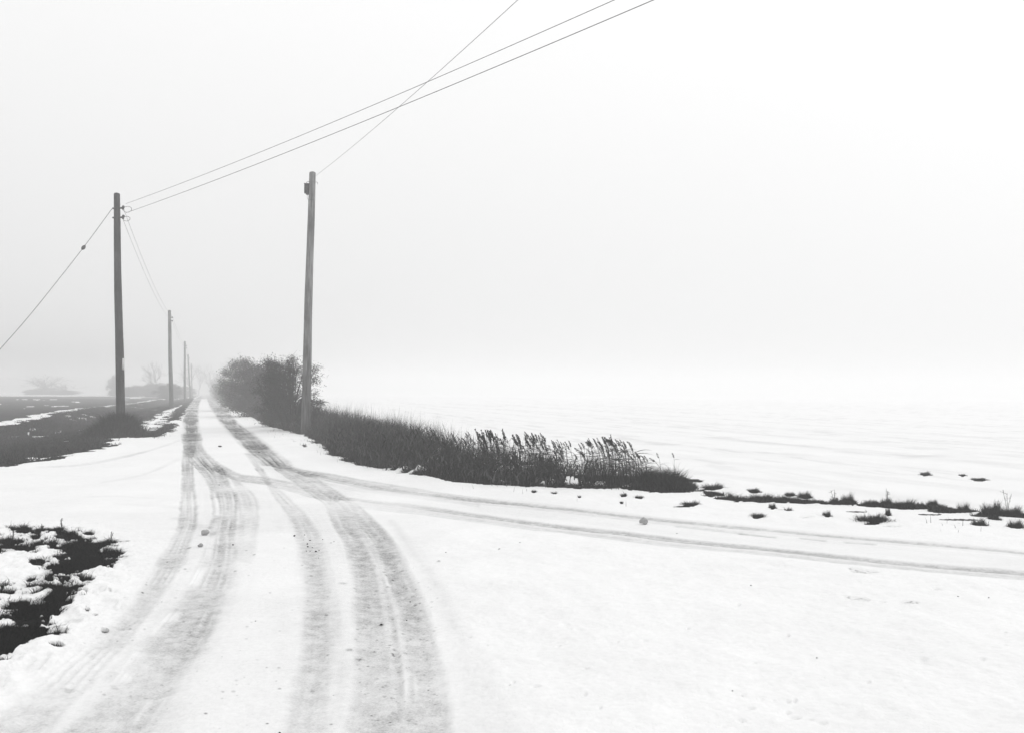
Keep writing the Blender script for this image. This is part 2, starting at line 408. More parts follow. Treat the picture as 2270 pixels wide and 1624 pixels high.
track([(400, 960), (404, 985), (412, 1008), (432, 1033), (458, 1068), (470, 1106), (473, 1132), (467, 1161), (458, 1205), (450, 1235), (432, 1268), (385, 1341), (301, 1438), (218, 1539), (117, 1624), (60, 1680)],
      [(446, 960), (450, 989), (473, 1018), (496, 1038), (508, 1068), (520, 1094), (523, 1132), (519, 1176), (519, 1214), (512, 1281), (487, 1348), (469, 1398), (418, 1482), (368, 1566), (335, 1624), (310, 1680)], .30, .05,
      [(.05, .3, .99, .9), (.14, .25, .99, 1), (.22, .4, .99, .7), (.30, .2, .95, -.3), (.37, .3, .9, .5), (.45, .4, 1, -.3), (.52, .3, .8, .4), (.62, .5, 1, -.3), (.72, .6, 1, .6), (.80, .4, .95, -.25), (.9, .5, 1, .4)])
track([(470, 1035), (508, 1059), (523, 1094), (530, 1132), (525, 1191), (515, 1240)], [(500, 1040), (549, 1082), (567, 1109), (571, 1147), (567, 1191), (555, 1249)], .15, .05)
track([(450, 1262), (425, 1330), (380, 1420), (320, 1530), (260, 1624)], [(553, 1262), (528, 1330), (488, 1420), (440, 1530), (400, 1624)], .06, .2)
# right pair
track([(540, 1003), (567, 1038), (587, 1068), (613, 1106), (640, 1141), (655, 1176), (665, 1235), (672, 1300), (666, 1368), (661, 1443), (643, 1505), (623, 1568), (608, 1640)],
      [(555, 1003), (581, 1038), (605, 1071), (649, 1112), (684, 1147), (708, 1191), (722, 1235), (737, 1300), (748, 1393), (745, 1468), (738, 1518), (733, 1593), (732, 1640)], .20, .06, [(.2, .4, 1, -.2), (.4, .5, 1, .35), (.55, .4, 1, -.25), (.7, .5, .9, .3)])
track([(596, 1027), (643, 1062), (690, 1094), (719, 1118), (737, 1161), (754, 1185), (769, 1223), (779, 1264), (783, 1328), (784, 1418), (780, 1506), (768, 1568), (752, 1640)],
      [(640, 1030), (695, 1054), (757, 1094), (789, 1112), (830, 1153), (860, 1185), (889, 1228), (914, 1281), (944, 1343), (967, 1418), (985, 1481), (997, 1555), (998, 1640)], .26, .05,
      [(.3, .3, .6, -.2), (.42, .35, .55, .4), (.56, .5, .97, .7), (.50, .3, .6, -.2), (.66, .45, 1, .6), (.68, .25, .5, .4), (.78, .3, .6, -.2), (.86, .7, .82, .6), (.12, .2, .4, .4)])
track([(860, 1150), (940, 1290), (985, 1400), (1000, 1500), (1010, 1640)], [(870, 1150), (975, 1290), (1040, 1400), (1100, 1500), (1150, 1640)], .06, .1)
track([(600, 1300), (590, 1400), (575, 1500), (555, 1640)], [(650, 1300), (655, 1400), (650, 1500), (640, 1640)], .03, .2)
# broad pale bands of older wheels
track([(398, 1160), (370, 1215), (320, 1290), (240, 1390), (130, 1500), (-20, 1640)], [(535, 1160), (525, 1230), (505, 1330), (470, 1430), (420, 1530), (380, 1640)], .10, .12)
track([(625, 1120), (652, 1180), (662, 1240), (664, 1360), (648, 1480), (600, 1640)], [(760, 1110), (830, 1160), (885, 1240), (935, 1340), (975, 1460), (1000, 1640)], .09, .12)
track([(430, 1040), (440, 1100), (430, 1180)], [(560, 1060), (640, 1100), (650, 1180)], .05, .3)
track([(560, 1015), (620, 1060), (660, 1100)], [(700, 1045), (800, 1090), (860, 1120)], .07, .3)
for _y in (0, 11, 24, 40, 60, 84, 112):      # drilled rows of the field converging with distance
    _k = 1 + _y / 30
    track([(860 + _y * 2, 893 + _y * .30), (1150, 900 + _y * .75), (1500, 920 + _y * 1.05), (1850, 944 + _y * 1.2), (2269, 976 + _y * 1.35)],
          [(860 + _y * 2, 894 + _y * .31), (1150, 901.5 + _y * .79), (1500, 922 + _y * 1.12), (1850, 947 + _y * 1.28), (2269, 980 + _y * 1.45)], .035, .25)
# far ruts along the lane
def lane_far(x, y, k): return [far(gp(x, y), d) for d in k]
track([(442, 878), (432, 884), (418, 893), (409, 921), (409, 948), (408, 970), (424, 1010)], [(448, 878), (446, 884), (442, 893), (438, 921), (441, 948), (442, 970), (430, 1010)], .45, .2)
track([(420, 912), (410, 925), (409, 950), (422, 985)], [(424, 912), (434, 925), (437, 950), (426, 985)], .32, .3)
track([(457, 876), (458, 882), (464, 897), (484, 928), (512, 958), (545, 995), (585, 1030)], [(465, 876), (473, 882), (494, 897), (520, 928), (560, 958), (607, 998), (645, 1030)], .42, .2)
track([(490, 935), (512, 962), (540, 985), (575, 1010)], [(515, 935), (552, 962), (585, 985), (612, 1012)], .32, .3)
TR.append((np.array([gp(442, 878), far(gp(442, 878), 200), far(gp(448, 878), 200), gp(448, 878)]), .4, .2))
TR.append((np.array([gp(457, 876), far(gp(457, 876), 200), far(gp(465, 876), 200), gp(465, 876)]), .4, .2))
TR.append((np.array([gp(430, 884), far(gp(430, 884), 300), far(gp(478, 884), 300), gp(478, 884)]), .35, .5))  # whole far lane greyed in its colour, imitating the fade into fog
# turn off to the right
track([(590, 1012), (625, 1024), (669, 1038), (730, 1048), (830, 1066), (997, 1092), (1180, 1117)], [(600, 1030), (640, 1040), (695, 1056), (772, 1074), (860, 1088), (997, 1105), (1180, 1119)], .24, .05)
track([(479, 1020), (523, 1046), (581, 1054), (640, 1066), (698, 1080), (757, 1094)], [(470, 1036), (515, 1060), (575, 1071), (640, 1086), (690, 1100), (750, 1110)], .22, .06)
def side(pts, t, dark, soft, off=0):
    track([(x, y - t / 2 + off) for x, y in pts], [(x, y + t / 2 + off) for x, y in pts], dark, soft)
UP = [(660, 1042), (830, 1077), (997, 1099), (1110, 1110), (1223, 1122), (1370, 1139), (1496, 1153), (1700, 1172), (1905, 1191), (2075, 1205), (2269, 1223), (2500, 1243), (3400, 1321)]
LOW = [(730, 1098), (830, 1111), (918, 1120), (1053, 1139), (1223, 1162), (1394, 1181), (1496, 1193), (1632, 1206), (1836, 1228), (2041, 1249), (2269, 1266), (2500, 1283), (3400, 1349)]
side(UP, 5, .26, .06); side(UP, 15, .09, .10, 2)
side(LOW, 7, .24, .06); side(LOW, 20, .14, .08, 7)
side([(1496, 1164), (1560, 1170), (1640, 1179)], 3, .12, .05); side([(1640, 1180), (1720, 1188)], 3, .3, .05); side([(1770, 1190), (1830, 1196)], 3, .2, .05); side([(1870, 1200), (1940, 1205)], 3, .2, .05)
side([(640, 1052), (760, 1078), (900, 1098), (1060, 1118)], 6, .10, .06)
side([(1060, 1118), (1250, 1140), (1500, 1172), (1800, 1206), (2269, 1248)], 26, .035, .1)
# marks of older wheels turning into the entrance on the left
side([(80, 1035), (200, 1026), (320, 1000), (400, 975)], 5, .10, .1); side([(220, 1068), (320, 1050), (410, 1010)], 4, .06, .1)
side([(190, 1100), (260, 1099), (340, 1102)], 4, .05, .08); side([(250, 1115), (400, 1122)], 5, .04, .08)
DARK = [(424, 945, 9, 15, .25), (775, 1438, 10, 4, .45), (795, 1455, 10, 5, .40), (760, 1290, 12, 3, .32), (836, 1497, 8, 3, .35), (845, 1379, 6, 3, .5), (692, 1523, 6, 4, .3), (877, 1519, 4, 2, .5), (154, 1530, 22, 6, .28), (250, 1519, 10, 5, .35), (250, 1500, 30, 12, .10),
        (232, 1405, 8, 4, .3), (270, 1395, 14, 4, .2), (420, 1392, 7, 3, .3), (265, 1555, 6, 3, .3), (231, 1537, 5, 2.5, .35), (612, 1203, 12, 3, .0), (495, 1204, 22, 4, .18), (515, 1180, 12, 10, .10), (400, 1148, 26, 4, .14), (870, 1571, 5, 4, .3), (905, 1588, 5, 2, .35), (868, 1560, 8, 20, .1), (960, 1602, 8, 2, .3), (910, 1410, 4, 3, .4)]
rs_ = np.random.default_rng(11)
for _ in range(420):      # crumbs of dirt in the packed snow
    if rs_.random() < .55: x, y = rs_.uniform(780, 980), rs_.uniform(1240, 1620)
    else: x, y = rs_.uniform(150, 740), rs_.uniform(1200, 1620)
    r = rs_.uniform(.35, 1) ** 2 * 3.6
    DARK.append((x, y, r * 1.6, r * .7, rs_.uniform(.2, .6)))
DIMPLES = [(997.2 + a * .2929, 1163.4 + b * .2929) for a, b in [(660, 690), (280, 910), (650, 1270), (450, 1235), (480, 1215), (1340, 1455), (1130, 1430), (1270, 915), (1470, 910), (1410, 860), (1800, 810), (1940, 1080), (1310, 660), (2200, 1530), (2180, 655), (810, 650), (820, 930), (1030, 1120), (1020, 1320), (980, 820), (150, 855), (160, 500), (290, 490), (870, 780), (1190, 1410), (1560, 1030), (2210, 1345)]]
DIMPLES += [(1606.6 + a * .2919, 1218.8 + b * .2919) for a, b in [(480, 705), (290, 790), (220, 905), (800, 1085), (1090, 1070), (1360, 1113), (620, 1085), (140, 1160), (275, 1175), (370, 1195), (480, 1205), (530, 1200), (130, 1350), (1190, 412), (980, 345), (800, 320), (530, 1315), (650, 1340), (340, 1320), (740, 1380), (480, 1270), (750, 1030), (1030, 1020), (1300, 1060), (1660, 1090), (1840, 820), (2130, 778), (1950, 925), (1970, 1020), (1500, 905), (200, 1250), (570, 545), (110, 465), (2130, 665), (2200, 670)]]

def ell(x, y, cx, cy, rx, ry, k0=1.0, k1=0.4):
    """soft ellipse on the ground given by its frame centre and half sizes"""
    c = gp(cx, cy); a = gp(cx + rx, cy) - c; b = gp(cx, cy - ry) - c
    A = np.linalg.inv(np.stack([a, b], 1))
    pad = max(np.linalg.norm(a), np.linalg.norm(b)) * k0 * 1.2
    def f(px, py):
        q = A @ np.stack([px - c[0], py - c[1]])
        return 1 - sstep(k1, k0, np.sqrt((q ** 2).sum(0)))
    return culled(x, y, c[None], pad, f, 0.0)

def bank_snow(x, y, st):
    return sstep(.1, .35, st) * sstep(1.9, 1.1, st) * sstep(-3.2, -1.6, x) * sstep(2.2, 1.0, x) * sstep(23, 21, y) * sstep(0.08, 0.35, fbm(x, y, 0.26, 4, 58)) * sstep(-.4, .1, fbm(x, y, 1.2, 2, 59))
def terrain(x, y):
    """height, snow cover, packing, stubble for ground points"""
    x = np.asarray(x, float); y = np.asarray(y, float)
    r = np.hypot(x, y)
    near = np.exp(-r / 60.0)
    sr = sd_poly(x, y, ROAD)
    road = sstep(-0.25, 0.3, sr)
    n_big = fbm(x, y, 2.2, 4, 1); n_mid = fbm(x, y, 0.55, 4, 5); n_sm = fbm(x, y, 0.14, 3, 9)
    z = 0.10 * fbm(x, y, 30, 2, 21) * sstep(20, 60, r)
    z = z + (1 - road) * (0.035 + 0.030 * n_big + 0.020 * n_mid + 0.006 * n_sm) + road * (0.006 * n_big + 0.004 * n_mid + 0.0015 * n_sm)
    # packed tracks
    pack = np.zeros(x.shape)
    var = 1 + 0.35 * fbm(x, y, 0.9, 4, 31) + 0.45 * fbm(x, y, 3.5, 3, 32)
    wob = 0.014 * fbm(x, y, 0.4, 4, 33) + 0.02 * fbm(x, y, 2.0, 2, 34)
    rd = 0.74 + 0.54 * sstep(5, 20, r) + .30 * sstep(0, -2.5, x) * sstep(9, 5, r)
    for P, dark, soft in TR:
        s = culled(x, y, P, 0.6, lambda a, b: sd_poly(a, b, P), -9.0)
        v = sstep(-soft * .6, soft * .6, s + wob)
        k = v > 0
        if k.any():      # tread lines run with the track
            st_ = np.zeros(x.shape)
            st_[k] = (vnoise(s[k] / 0.045, r[k] / 2.5, 3) - .5) * 1.0 + (vnoise(s[k] / 0.13, r[k] / 4, 4) - .5) * .9
            pack = 1 - (1 - pack) * (1 - np.clip(v * dark * var * (1 + st_) * rd, 0, 0.95))
    z = z - 0.05 * pack * (r < 40)
    for P, amp in RIDGE:
        d = culled(x, y, P, 0.2, lambda a, b: d_line(a, b, P), 9.0)
        v = np.exp(-(d / 0.016) ** 2) * sstep(-.35, .25, fbm(x, y, 0.7, 3, 41))
        z = z + 0.010 * amp * v
        pack = np.clip(pack - 0.20 * max(amp, 0) * v * (pack > .05) + 0.10 * max(-amp, 0) * v, 0, 1)
    pack = np.clip(pack + road * .045 * sstep(-.3, .5, fbm(x, y, 1.4, 4, 35)) * sstep(30, 5, r) * sstep(2.5, .5, x), 0, 1)
    for cx, cy, rx, ry, d in DARK:
        pack = pack + d * ell(x, y, cx, cy, rx, ry, 1.3, .2) * (0.7 + 0.5 * n_sm)
    for cx, cy in DIMPLES:
        sz = 9 + 4 * math.sin(cx)
        z = z - (0.010 + .008 * math.cos(cx * 3)) * ell(x, y, cx, cy, sz * (1 + .5 * math.sin(cy)), sz * .4, 1.2, .1)
    # snow cover
    s = np.full(x.shape, 1.2)
    st = culled(x, y, STRIP, 4, lambda a, b: sd_poly(a, b, STRIP), -9.0)
    di = culled(x, y, DITCH, 4, lambda a, b: sd_poly(a, b, DITCH), -9.0)
    cr = sd_poly(x, y, CROP)
    jag = 0.28 * n_mid + 0.10 * n_sm
    s = s - 1.35 * sstep(-0.12, 0.20, st + jag) * (1 + .0 * x) + 0.25 * sstep(.1, .6, st) * np.clip(n_mid - .35, 0, 1)
    s = s + 1.5 * bank_snow(x, y, st)
    s = s - 1.3 * sstep(-0.3, 0.5, di + 0.5 * n_mid)
    s = s - 1.3 * sstep(-0.2, 1.0, cr + 0.8 * n_mid)
    # snow lodged in the ditch, on its far lip and on the furrows
    s = s + 1.8 * (di > 0.5) * sstep(0.2, 0.36, fbm(x, y, 0.55, 4, 51)) * sstep(-0.1, 0.15, fbm(x, y, 4.0, 2, 52))
    lip = np.exp(-(cr / 0.7) ** 2) * (y > 20)
    s = s + 1.6 * lip * sstep(-0.35, 0.2, fbm(x, y, 1.3, 3, 53))
    farsnow = np.exp(-((cr - 60) / 20) ** 2)
    s = s + (cr > 5) * 1.2 * sstep(.62, .8, fbm(x * .35 + y * .1, y, 2.0, 3, 54)) + 1.3 * sstep(150, 185, cr + 8 * n_big)
    # left verge between lane and ditch: tussocks through the snow
    vl = sstep(0.1, 0.5, -sr) * sstep(0.1, 0.5, -di) * (x < -8) * (y > 18) * (y < 160) * (x < -0.381 * y + 2.2)
    s = s - vl * 0.95 * sstep(-0.15, 0.35, fbm(x, y, 0.8, 3, 55))
    for P, wd in ((CLODS_L, .35), (CLODS_L2, .30)):
        d = culled(x, y, P, 2, lambda a, b: d_line(a, b, P), 9.0)
        s = s - 1.4 * (1 - sstep(wd * .6, wd * 1.3, d + 0.25 * n_mid))
    # right verge: a few dark bits
    vr = sstep(0.1, 0.4, -sr) * sstep(0.1, 0.5, -st) * (st > -2.6) * (x < -3)
    s = s - vr * 0.9 * sstep(0.25, 0.55, fbm(x, y, 0.6, 3, 56))
    # near turf
    pt = inside(x, y, PATCH, -0.05, 0.06, 1.0) if False else culled(x, y, PATCH, 1.0, lambda a, b: sd_poly(a, b, PATCH), -9.0)
    n_edge = 0.62 * fbm(x, y, 0.28, 3, 61) + 0.5 * fbm(x, y, 0.10, 4, 62) + 0.25 * fbm(x, y, 0.035, 2, 67)
    s = s - 1.25 * sstep(-0.08, 0.07, pt + 0.20 * n_edge)
    ps = culled(x, y, PATCH_SOFT, 1.0, lambda a, b: sd_poly(a, b, PATCH_SOFT), -9.0)
    s = s - 1.0 * sstep(-0.08, 0.25, ps) * sstep(0.10, 0.34, n_edge) - .25 * sstep(-.1, .3, ps)
    for cx, cy, rx, ry in SPOTS:
        e = ell(x, y, cx, cy, rx * 1.25, ry * 1.35, 1.6, .3)
        s = s - 1.25 * sstep(.25, .55, e * (1 + 0.9 * n_edge))
    for cx, cy, rx, ry in MELT:
        e = ell(x, y, cx, cy, rx, ry, 1.5, .3)
        s = s - 1.1 * sstep(.3, .7, e * (1 + 0.8 * fbm(x, y, 0.3, 3, 63)))
    de = culled(x, y, EDGE, 1, lambda a, b: d_line(a, b, EDGE), 9.0)
    s = s - 1.3 * sstep(.24, .06, de + .14 * n_mid) * sstep(.0, .22, fbm(x, y, .45, 4, 68))
    # dark stalks scattered on the verge of the side road
    ve = (sr < -0.1) * (sr > -1.6) * (x > 2.5) * (y > 5)
    s = s - ve * 0.7 * sstep(0.62, 0.8, fbm(x, y, 0.35, 3, 64))
    snow = sstep(0.10, 0.80, s)
    # snow thickness gives the edges of the melt holes their relief
    z = z - 0.034 * (1 - snow) * np.exp(-r / 40)
    z = z + 0.026 * sstep(.3, 1.0, s) * sstep(-0.9, -0.1, ps) * (0.5 + 0.5 * n_edge)
    nl = (1 - road) * sstep(-0.5, -1.2, x) * sstep(9, 7, y)
    z = z + nl * (0.026 * fbm(x, y, 0.17, 3, 65) - 0.03 * sstep(.45, .8, fbm(x, y, 0.25, 2, 66)))
    z = z + 0.16 * bank_snow(x, y, st)
    # ditches
    z = z - 0.55 * sstep(0.2, 1.6, st) * sstep(-0.3, .9, st)
    z = z - 0.45 * sstep(0.4, 5.0, di)
    z = z - 0.15 * sstep(0, 3, cr)
    # stubble rows on the right hand field
    yl = np.interp(x, FE[:, 0], FE[:, 1])
    rf = sstep(0.4, 1.2, -st) * sstep(0.5, 1.5, -sr) * sstep(0.0, 0.8, y - yl) * (x > -0.381 * y + 3.0)
    cs, sn = math.cos(-0.62), math.sin(-0.62)
    u = x * cs - y * sn; v = x * sn + y * cs
    # rows run roughly along the side road
    a = math.radians(-75)
    al = x * math.cos(a) + y * math.sin(a); ac = -x * math.sin(a) + y * math.cos(a)
    rows = fbm(al * 0.04, ac, 1.3, 3, 71)
    fine = fbm(al * 0.25, ac, 0.40, 4, 72)
    stub = rf * (0.03 * sstep(-0.3, 0.6, rows) + 0.19 * sstep(0.05, 0.6, fine) * sstep(-.5, .3, rows)) * sstep(11, 24, r) + .25 * ell(x, y, 2035, 1009, 80, 6, 1.3, .2) * sstep(-.2, .4, fbm(x, y, .8, 3, 73))
    z = z * (1 - .8 * rf)
    stub = np.clip(stub, 0, 1)
    return z, snow, np.clip(pack, 0, 1), stub, sr, cr, rf

# ------------------------------------------------------------------ ground sheet, denser near the camera
def build_ground():
    yy = np.concatenate([np.linspace(1.6 / 1.9, 0.475, 60)[:-1], np.linspace(0.475, 0.006, 900)[:-1], np.linspace(0.006, 1.6 / 480, 12)])
    rad = 1.6 / yy
    rad = np.concatenate([[0.3, 1.0], rad])
    th_d = np.linspace(math.radians(-37), math.radians(37), 1500)
    th_o = np.linspace(math.radians(37), math.radians(323), 130)[1:-1]
    th = np.concatenate([th_d, th_o])
    R, T = np.meshgrid(rad, th, indexing='ij')
    x = (R * np.sin(T)).ravel(); y = (R * np.cos(T)).ravel()
    z = np.empty_like(x); A = [np.empty_like(x) for _ in range(6)]
    CH = 400000
    for i in range(0, len(x), CH):
        res = terrain(x[i:i + CH], y[i:i + CH])
        z[i:i + CH] = res[0]
        for k in range(6): A[k][i:i + CH] = res[k + 1]
    nr, nth = R.shape
    V = np.stack([x, y, z], 1)
    i = np.arange(nr - 1)[:, None] * nth; j = np.arange(nth)[None]; j2 = (j + 1) % nth
    Q = np.stack([i + j, i + j2, i + nth + j2, i + nth + j], -1).reshape(-1, 4)
    # vertex normals of the whole sheet, so that the pieces join without a seam
    G = V.reshape(nr, nth, 3)
    du = np.gradient(G, axis=0)
    dv = np.roll(G, -1, 1) - np.roll(G, 1, 1)
    NN = np.cross(dv, du).reshape(-1, 3); NN /= np.linalg.norm(NN, axis=1)[:, None] + 1e-12
    NN[NN[:, 2] < 0] *= -1
    snow, pack, stub, sr, cr, rf = A
    f_r = sr[Q].mean(1); f_c = cr[Q].mean(1); f_f = rf[Q].mean(1)
    cls = np.zeros(len(Q), int)
    cls[f_f > 0.5] = 2; cls[f_c > 0] = 3; cls[f_r > 0] = 1
    names = {0: ('ground', 'snow covered ground of the verges and ditches with dead grass showing through', M_ground),
             1: ('road', 'snow covered lane and junction marked by curving grey tyre tracks', M_road),
             2: ('field', 'wide open field under snow to the right with faint stubble rows', M_field),
             3: ('ploughed_field', 'dark bare field beyond the ditch on the left', M_plough)}
    for c, (nm, lab, mt) in names.items():
        q = Q[cls == c]
        if not len(q): continue
        u, inv = np.unique(q, return_inverse=True)
        o = mesh_np(nm, V[u], inv.reshape(-1, 4), mt, None, {'snow': snow[u], 'pack': pack[u], 'stubble': stub[u]}, True, True, NN[u])
        tag(o, lab, nm.replace('_', ' '), None, 'structure')
    c = V[:nth]
    vv = np.vstack([[[0, 0, c[:, 2].mean()]], c]); jj = np.arange(nth)
    o = mesh_np('ground', vv, np.stack([np.zeros(nth, int), 1 + (jj + 1) % nth, 1 + jj], 1), M_road, None, {'snow': np.ones(len(vv)), 'pack': np.zeros(len(vv)), 'stubble': np.zeros(len(vv))})
    tag(o, 'trodden snow right under the viewpoint', 'ground', None, 'structure')
build_ground()
def gz(x, y):
    x = np.atleast_1d(np.asarray(x, float)); y = np.atleast_1d(np.asarray(y, float))
    return terrain(x, y)
def gz1(p): return float(gz(p[0], p[1])[0][0])

# ------------------------------------------------------------------ haze
def haze():
    mb = MB(); mb.box((0, 0, 4.6), (1040, 1040, 13.4))
    m = bpy.data.materials.new('fog'); m.use_nodes = True
    nt = m.node_tree; nt.nodes.clear()
    o = nt.nodes.new('ShaderNodeOutputMaterial'); v = nt.nodes.new('ShaderNodeVolumePrincipled')
    v.inputs['Color'].default_value = (0.99, 0.99, 0.99, 1)
    v.inputs['Density'].default_value = 0.0054
    v.inputs['Anisotropy'].default_value = 0.0
    nt.links.new(v.outputs[0], o.inputs['Volume'])
    h = mb.build('haze', m, None, False)
    tag(h, 'thin white winter fog over lane and fields', 'fog', None, 'stuff')
haze()

# ------------------------------------------------------------------ blades of grass
def blades(bx, by, bz, h, wd, lean, tint, seg=3, dirs=None):
    n = len(bx)
    a = rng.uniform(0, 2 * PI, n)                     # facing
    la = rng.uniform(0, 2 * PI, n) if dirs is None else dirs
    lean = lean * h
    V = np.zeros((n, seg * 2 + 1, 3))
    for k in range(seg + 1):
        t = k / seg
        cxp = bx + np.cos(la) * lean * t ** 2; cyp = by + np.sin(la) * lean * t ** 2
        cz = bz + h * (t - 0.25 * (lean / (h + 1e-6)) ** 2 * t ** 2)
        ww = wd * (1 - t ** 1.5) / 2
        if k < seg:
            V[:, 2 * k] = np.stack([cxp - np.cos(a) * ww, cyp - np.sin(a) * ww, cz], 1)
            V[:, 2 * k + 1] = np.stack([cxp + np.cos(a) * ww, cyp + np.sin(a) * ww, cz], 1)
        else: V[:, 2 * seg] = np.stack([cxp, cyp, cz], 1)
    m = seg * 2 + 1
    base = np.arange(n)[:, None] * m
    Q = np.concatenate([base + np.array([[2 * k, 2 * k + 1, 2 * k + 3, 2 * k + 2]]) for k in range(seg - 1)]) if seg > 1 else np.zeros((0, 4), int)
    T = base + np.array([[2 * seg - 2, 2 * seg - 1, 2 * seg]])
    return V.reshape(-1, 3), Q, T, np.repeat(tint, m)
def grass_obj(name, parts, mat, parent=None, link=True):
    V, Q, T, A = [], [], [], []; n = 0
    for v, q, t, a in parts:
        V.append(v); Q.append(q + n); T.append(t + n); A.append(a); n += len(v)
    return mesh_np(name, np.vstack(V), [np.vstack(Q), np.vstack(T)], mat, parent, {'tint': np.concatenate(A)}, False, link)

def in_strip(n, t0, t1, w0=0.0, w1=1.0):
    """random points in the rough strip, t along, w across"""
    t = rng.uniform(t0, t1, n) * (len(SF) - 1)
    i = np.clip(t.astype(int), 0, len(SF) - 2); f = (t - i)[:, None]
    a = SF[i] * (1 - f) + SF[i + 1] * f; b = SB[i] * (1 - f) + SB[i + 1] * f
    w_ = rng.uniform(w0, w1, n)
    p = a * (1 - w_[:, None]) + b * w_[:, None]
    return p, w_, t / (len(SF) - 1)
def strip_height(px):  # crown height of the grass above the lip, by place along the strip
    return np.interp(px, [480, 600, 720, 820, 900, 1000, 1100, 1200, 1300, 1400, 1470, 1520, 1550],
                     [.75, 0.95, 1.15, 1.10, 1.0, .87, .74, .66, .56, .45, .30, .16, .05])

def right_grass():
    parts = []
    segl = np.linalg.norm(np.diff(SF, axis=0), axis=1); cum = np.concatenate([[0], np.cumsum(segl)]); tot = cum[-1]
    def by_len(n, s0, s1, **k):
        s = rng.uniform(s0, s1, n); t = np.interp(s, cum, np.arange(len(SF))) / (len(SF) - 1)
        i = np.clip((t * (len(SF) - 1)).astype(int), 0, len(SF) - 2); f = (t * (len(SF) - 1) - i)[:, None]
        a = SF[i] * (1 - f) + SF[i + 1] * f; b = SB[i] * (1 - f) + SB[i + 1] * f
        w_ = rng.uniform(k.get('w0', 0), k.get('w1', 1), n) ** k.get('p', 1)
        return a * (1 - w_[:, None]) + b * w_[:, None], w_
    for n, w0, w1, hs in ((90000, -0.01, 1.0, 1.0), (26000, -0.03, 0.15, .45)):   # body, then the fringe over the lip
        p, w_ = by_len(n, tot * 0.0, tot, w0=w0, w1=w1)
        z = gz(p[:, 0], p[:, 1]); zz = z[0]
        q = proj(np.column_stack([p, np.zeros(len(p))]))
        hh = strip_height(q[:, 0])
        cl = fbm(p[:, 0], p[:, 1], 0.9, 3, 81)
        top = hh * (0.75 + 0.28 * cl) * (0.35 + 0.65 * sstep(-0.05, .35, w_)) * hs
        h = (top - zz) * rng.uniform(0.5, 1.12, n)
        gap = fbm(p[:, 0], p[:, 1], 0.45, 2, 82)
        bs = sd_poly(p[:, 0], p[:, 1], STRIP); low = (p[:, 0] > -2.2) & (p[:, 0] < 1.2) & (p[:, 1] < 22) & (w_ < .6) & (fbm(p[:, 0], p[:, 1] + .06, 0.26, 4, 58) > 0.0) & (fbm(p[:, 0], p[:, 1], 1.2, 2, 59) > -.3)
        h = np.where(low, h * .4, h)
        keep = (h > 0.04) & (gap > -0.75) & ~((z[1] > .4) & (rng.random(n) < .92)) & ~(low & (rng.random(n) < .6))
        tint = np.clip(rng.normal(.22, .18, n) + .2 * cl + (rng.random(n) < .09) * rng.uniform(.6, 2.8, n), 0, 3)
        k = keep
        parts.append(blades(p[k, 0], p[k, 1], zz[k] - .02, h[k], rng.uniform(.008, .022, n)[k], rng.uniform(.1, .7, n)[k], tint[k]))
    # rounded mound that ends the bank
    for cx, cy, rx, h_, n in ((1465, 1088, 24, .42, 2000), (1495, 1090, 22, .38, 2000), (1520, 1091, 20, .25, 1600), (1538, 1089, 12, .14, 800), (1435, 1086, 25, .40, 2000)):
        c = gp(cx, cy); c = c + np.array([0, .25]); W = rx / F * c[1]
        q = c + rng.normal(0, .55, (n, 2)) * np.array([W, .28]); d = np.hypot((q[:, 0] - c[0]) / W, (q[:, 1] - c[1]) / .3)
        k = d < 1.6; q, d = q[k], d[k]; n = len(q)
        parts.append(blades(q[:, 0], q[:, 1], gz(q[:, 0], q[:, 1])[0] - .03, h_ * .85 * (1 - .28 * d ** 2).clip(.15) * rng.uniform(.3, 1.25, n) * (1 + .5 * fbm(q[:, 0], q[:, 1], .2, 2, 83)), rng.uniform(.006, .016, n), rng.uniform(.2, .9, n), np.clip(rng.normal(.25, .2, n), 0, 1.2)))
    # fine seed stalks standing above
    p, w_ = by_len(1500, tot * .2, tot * .97, w0=.2, w1=1)
    zz = gz(p[:, 0], p[:, 1])[0]
    q = proj(np.column_stack([p, np.zeros(len(p))])); hh = strip_height(q[:, 0])
    h = (hh * rng.uniform(.9, 1.22, len(p)) - zz)
    parts.append(blades(p[:, 0], p[:, 1], zz, h, np.full(len(p), .010), rng.uniform(.02, .25, len(p)), rng.uniform(.2, .6, len(p))))
    # broad dead leaves hanging among the stems
    p, w_ = by_len(22000, tot * .1, tot * .98, w0=.0, w1=.7)
    zz = gz(p[:, 0], p[:, 1])[0]; hh = strip_height(proj(np.column_stack([p, np.zeros(len(p))]))[:, 0])
    z0 = zz + (hh * (.35 + .65 * sstep(0, .35, w_)) - zz) * rng.uniform(0.1, .75, len(p))
    parts.append(blades(p[:, 0], p[:, 1], z0, rng.uniform(.06, .22, len(p)), rng.uniform(.015, .035, len(p)), rng.uniform(.5, 1.4, len(p)), np.clip(rng.normal(.7, .7, len(p)), 0, 3.5)))
    o = grass_obj('tall_grass', parts, M_grass)
    tag(o, 'dense dark dead grass filling the ditch bank right of the lane', 'grass', None, 'stuff')
right_grass()

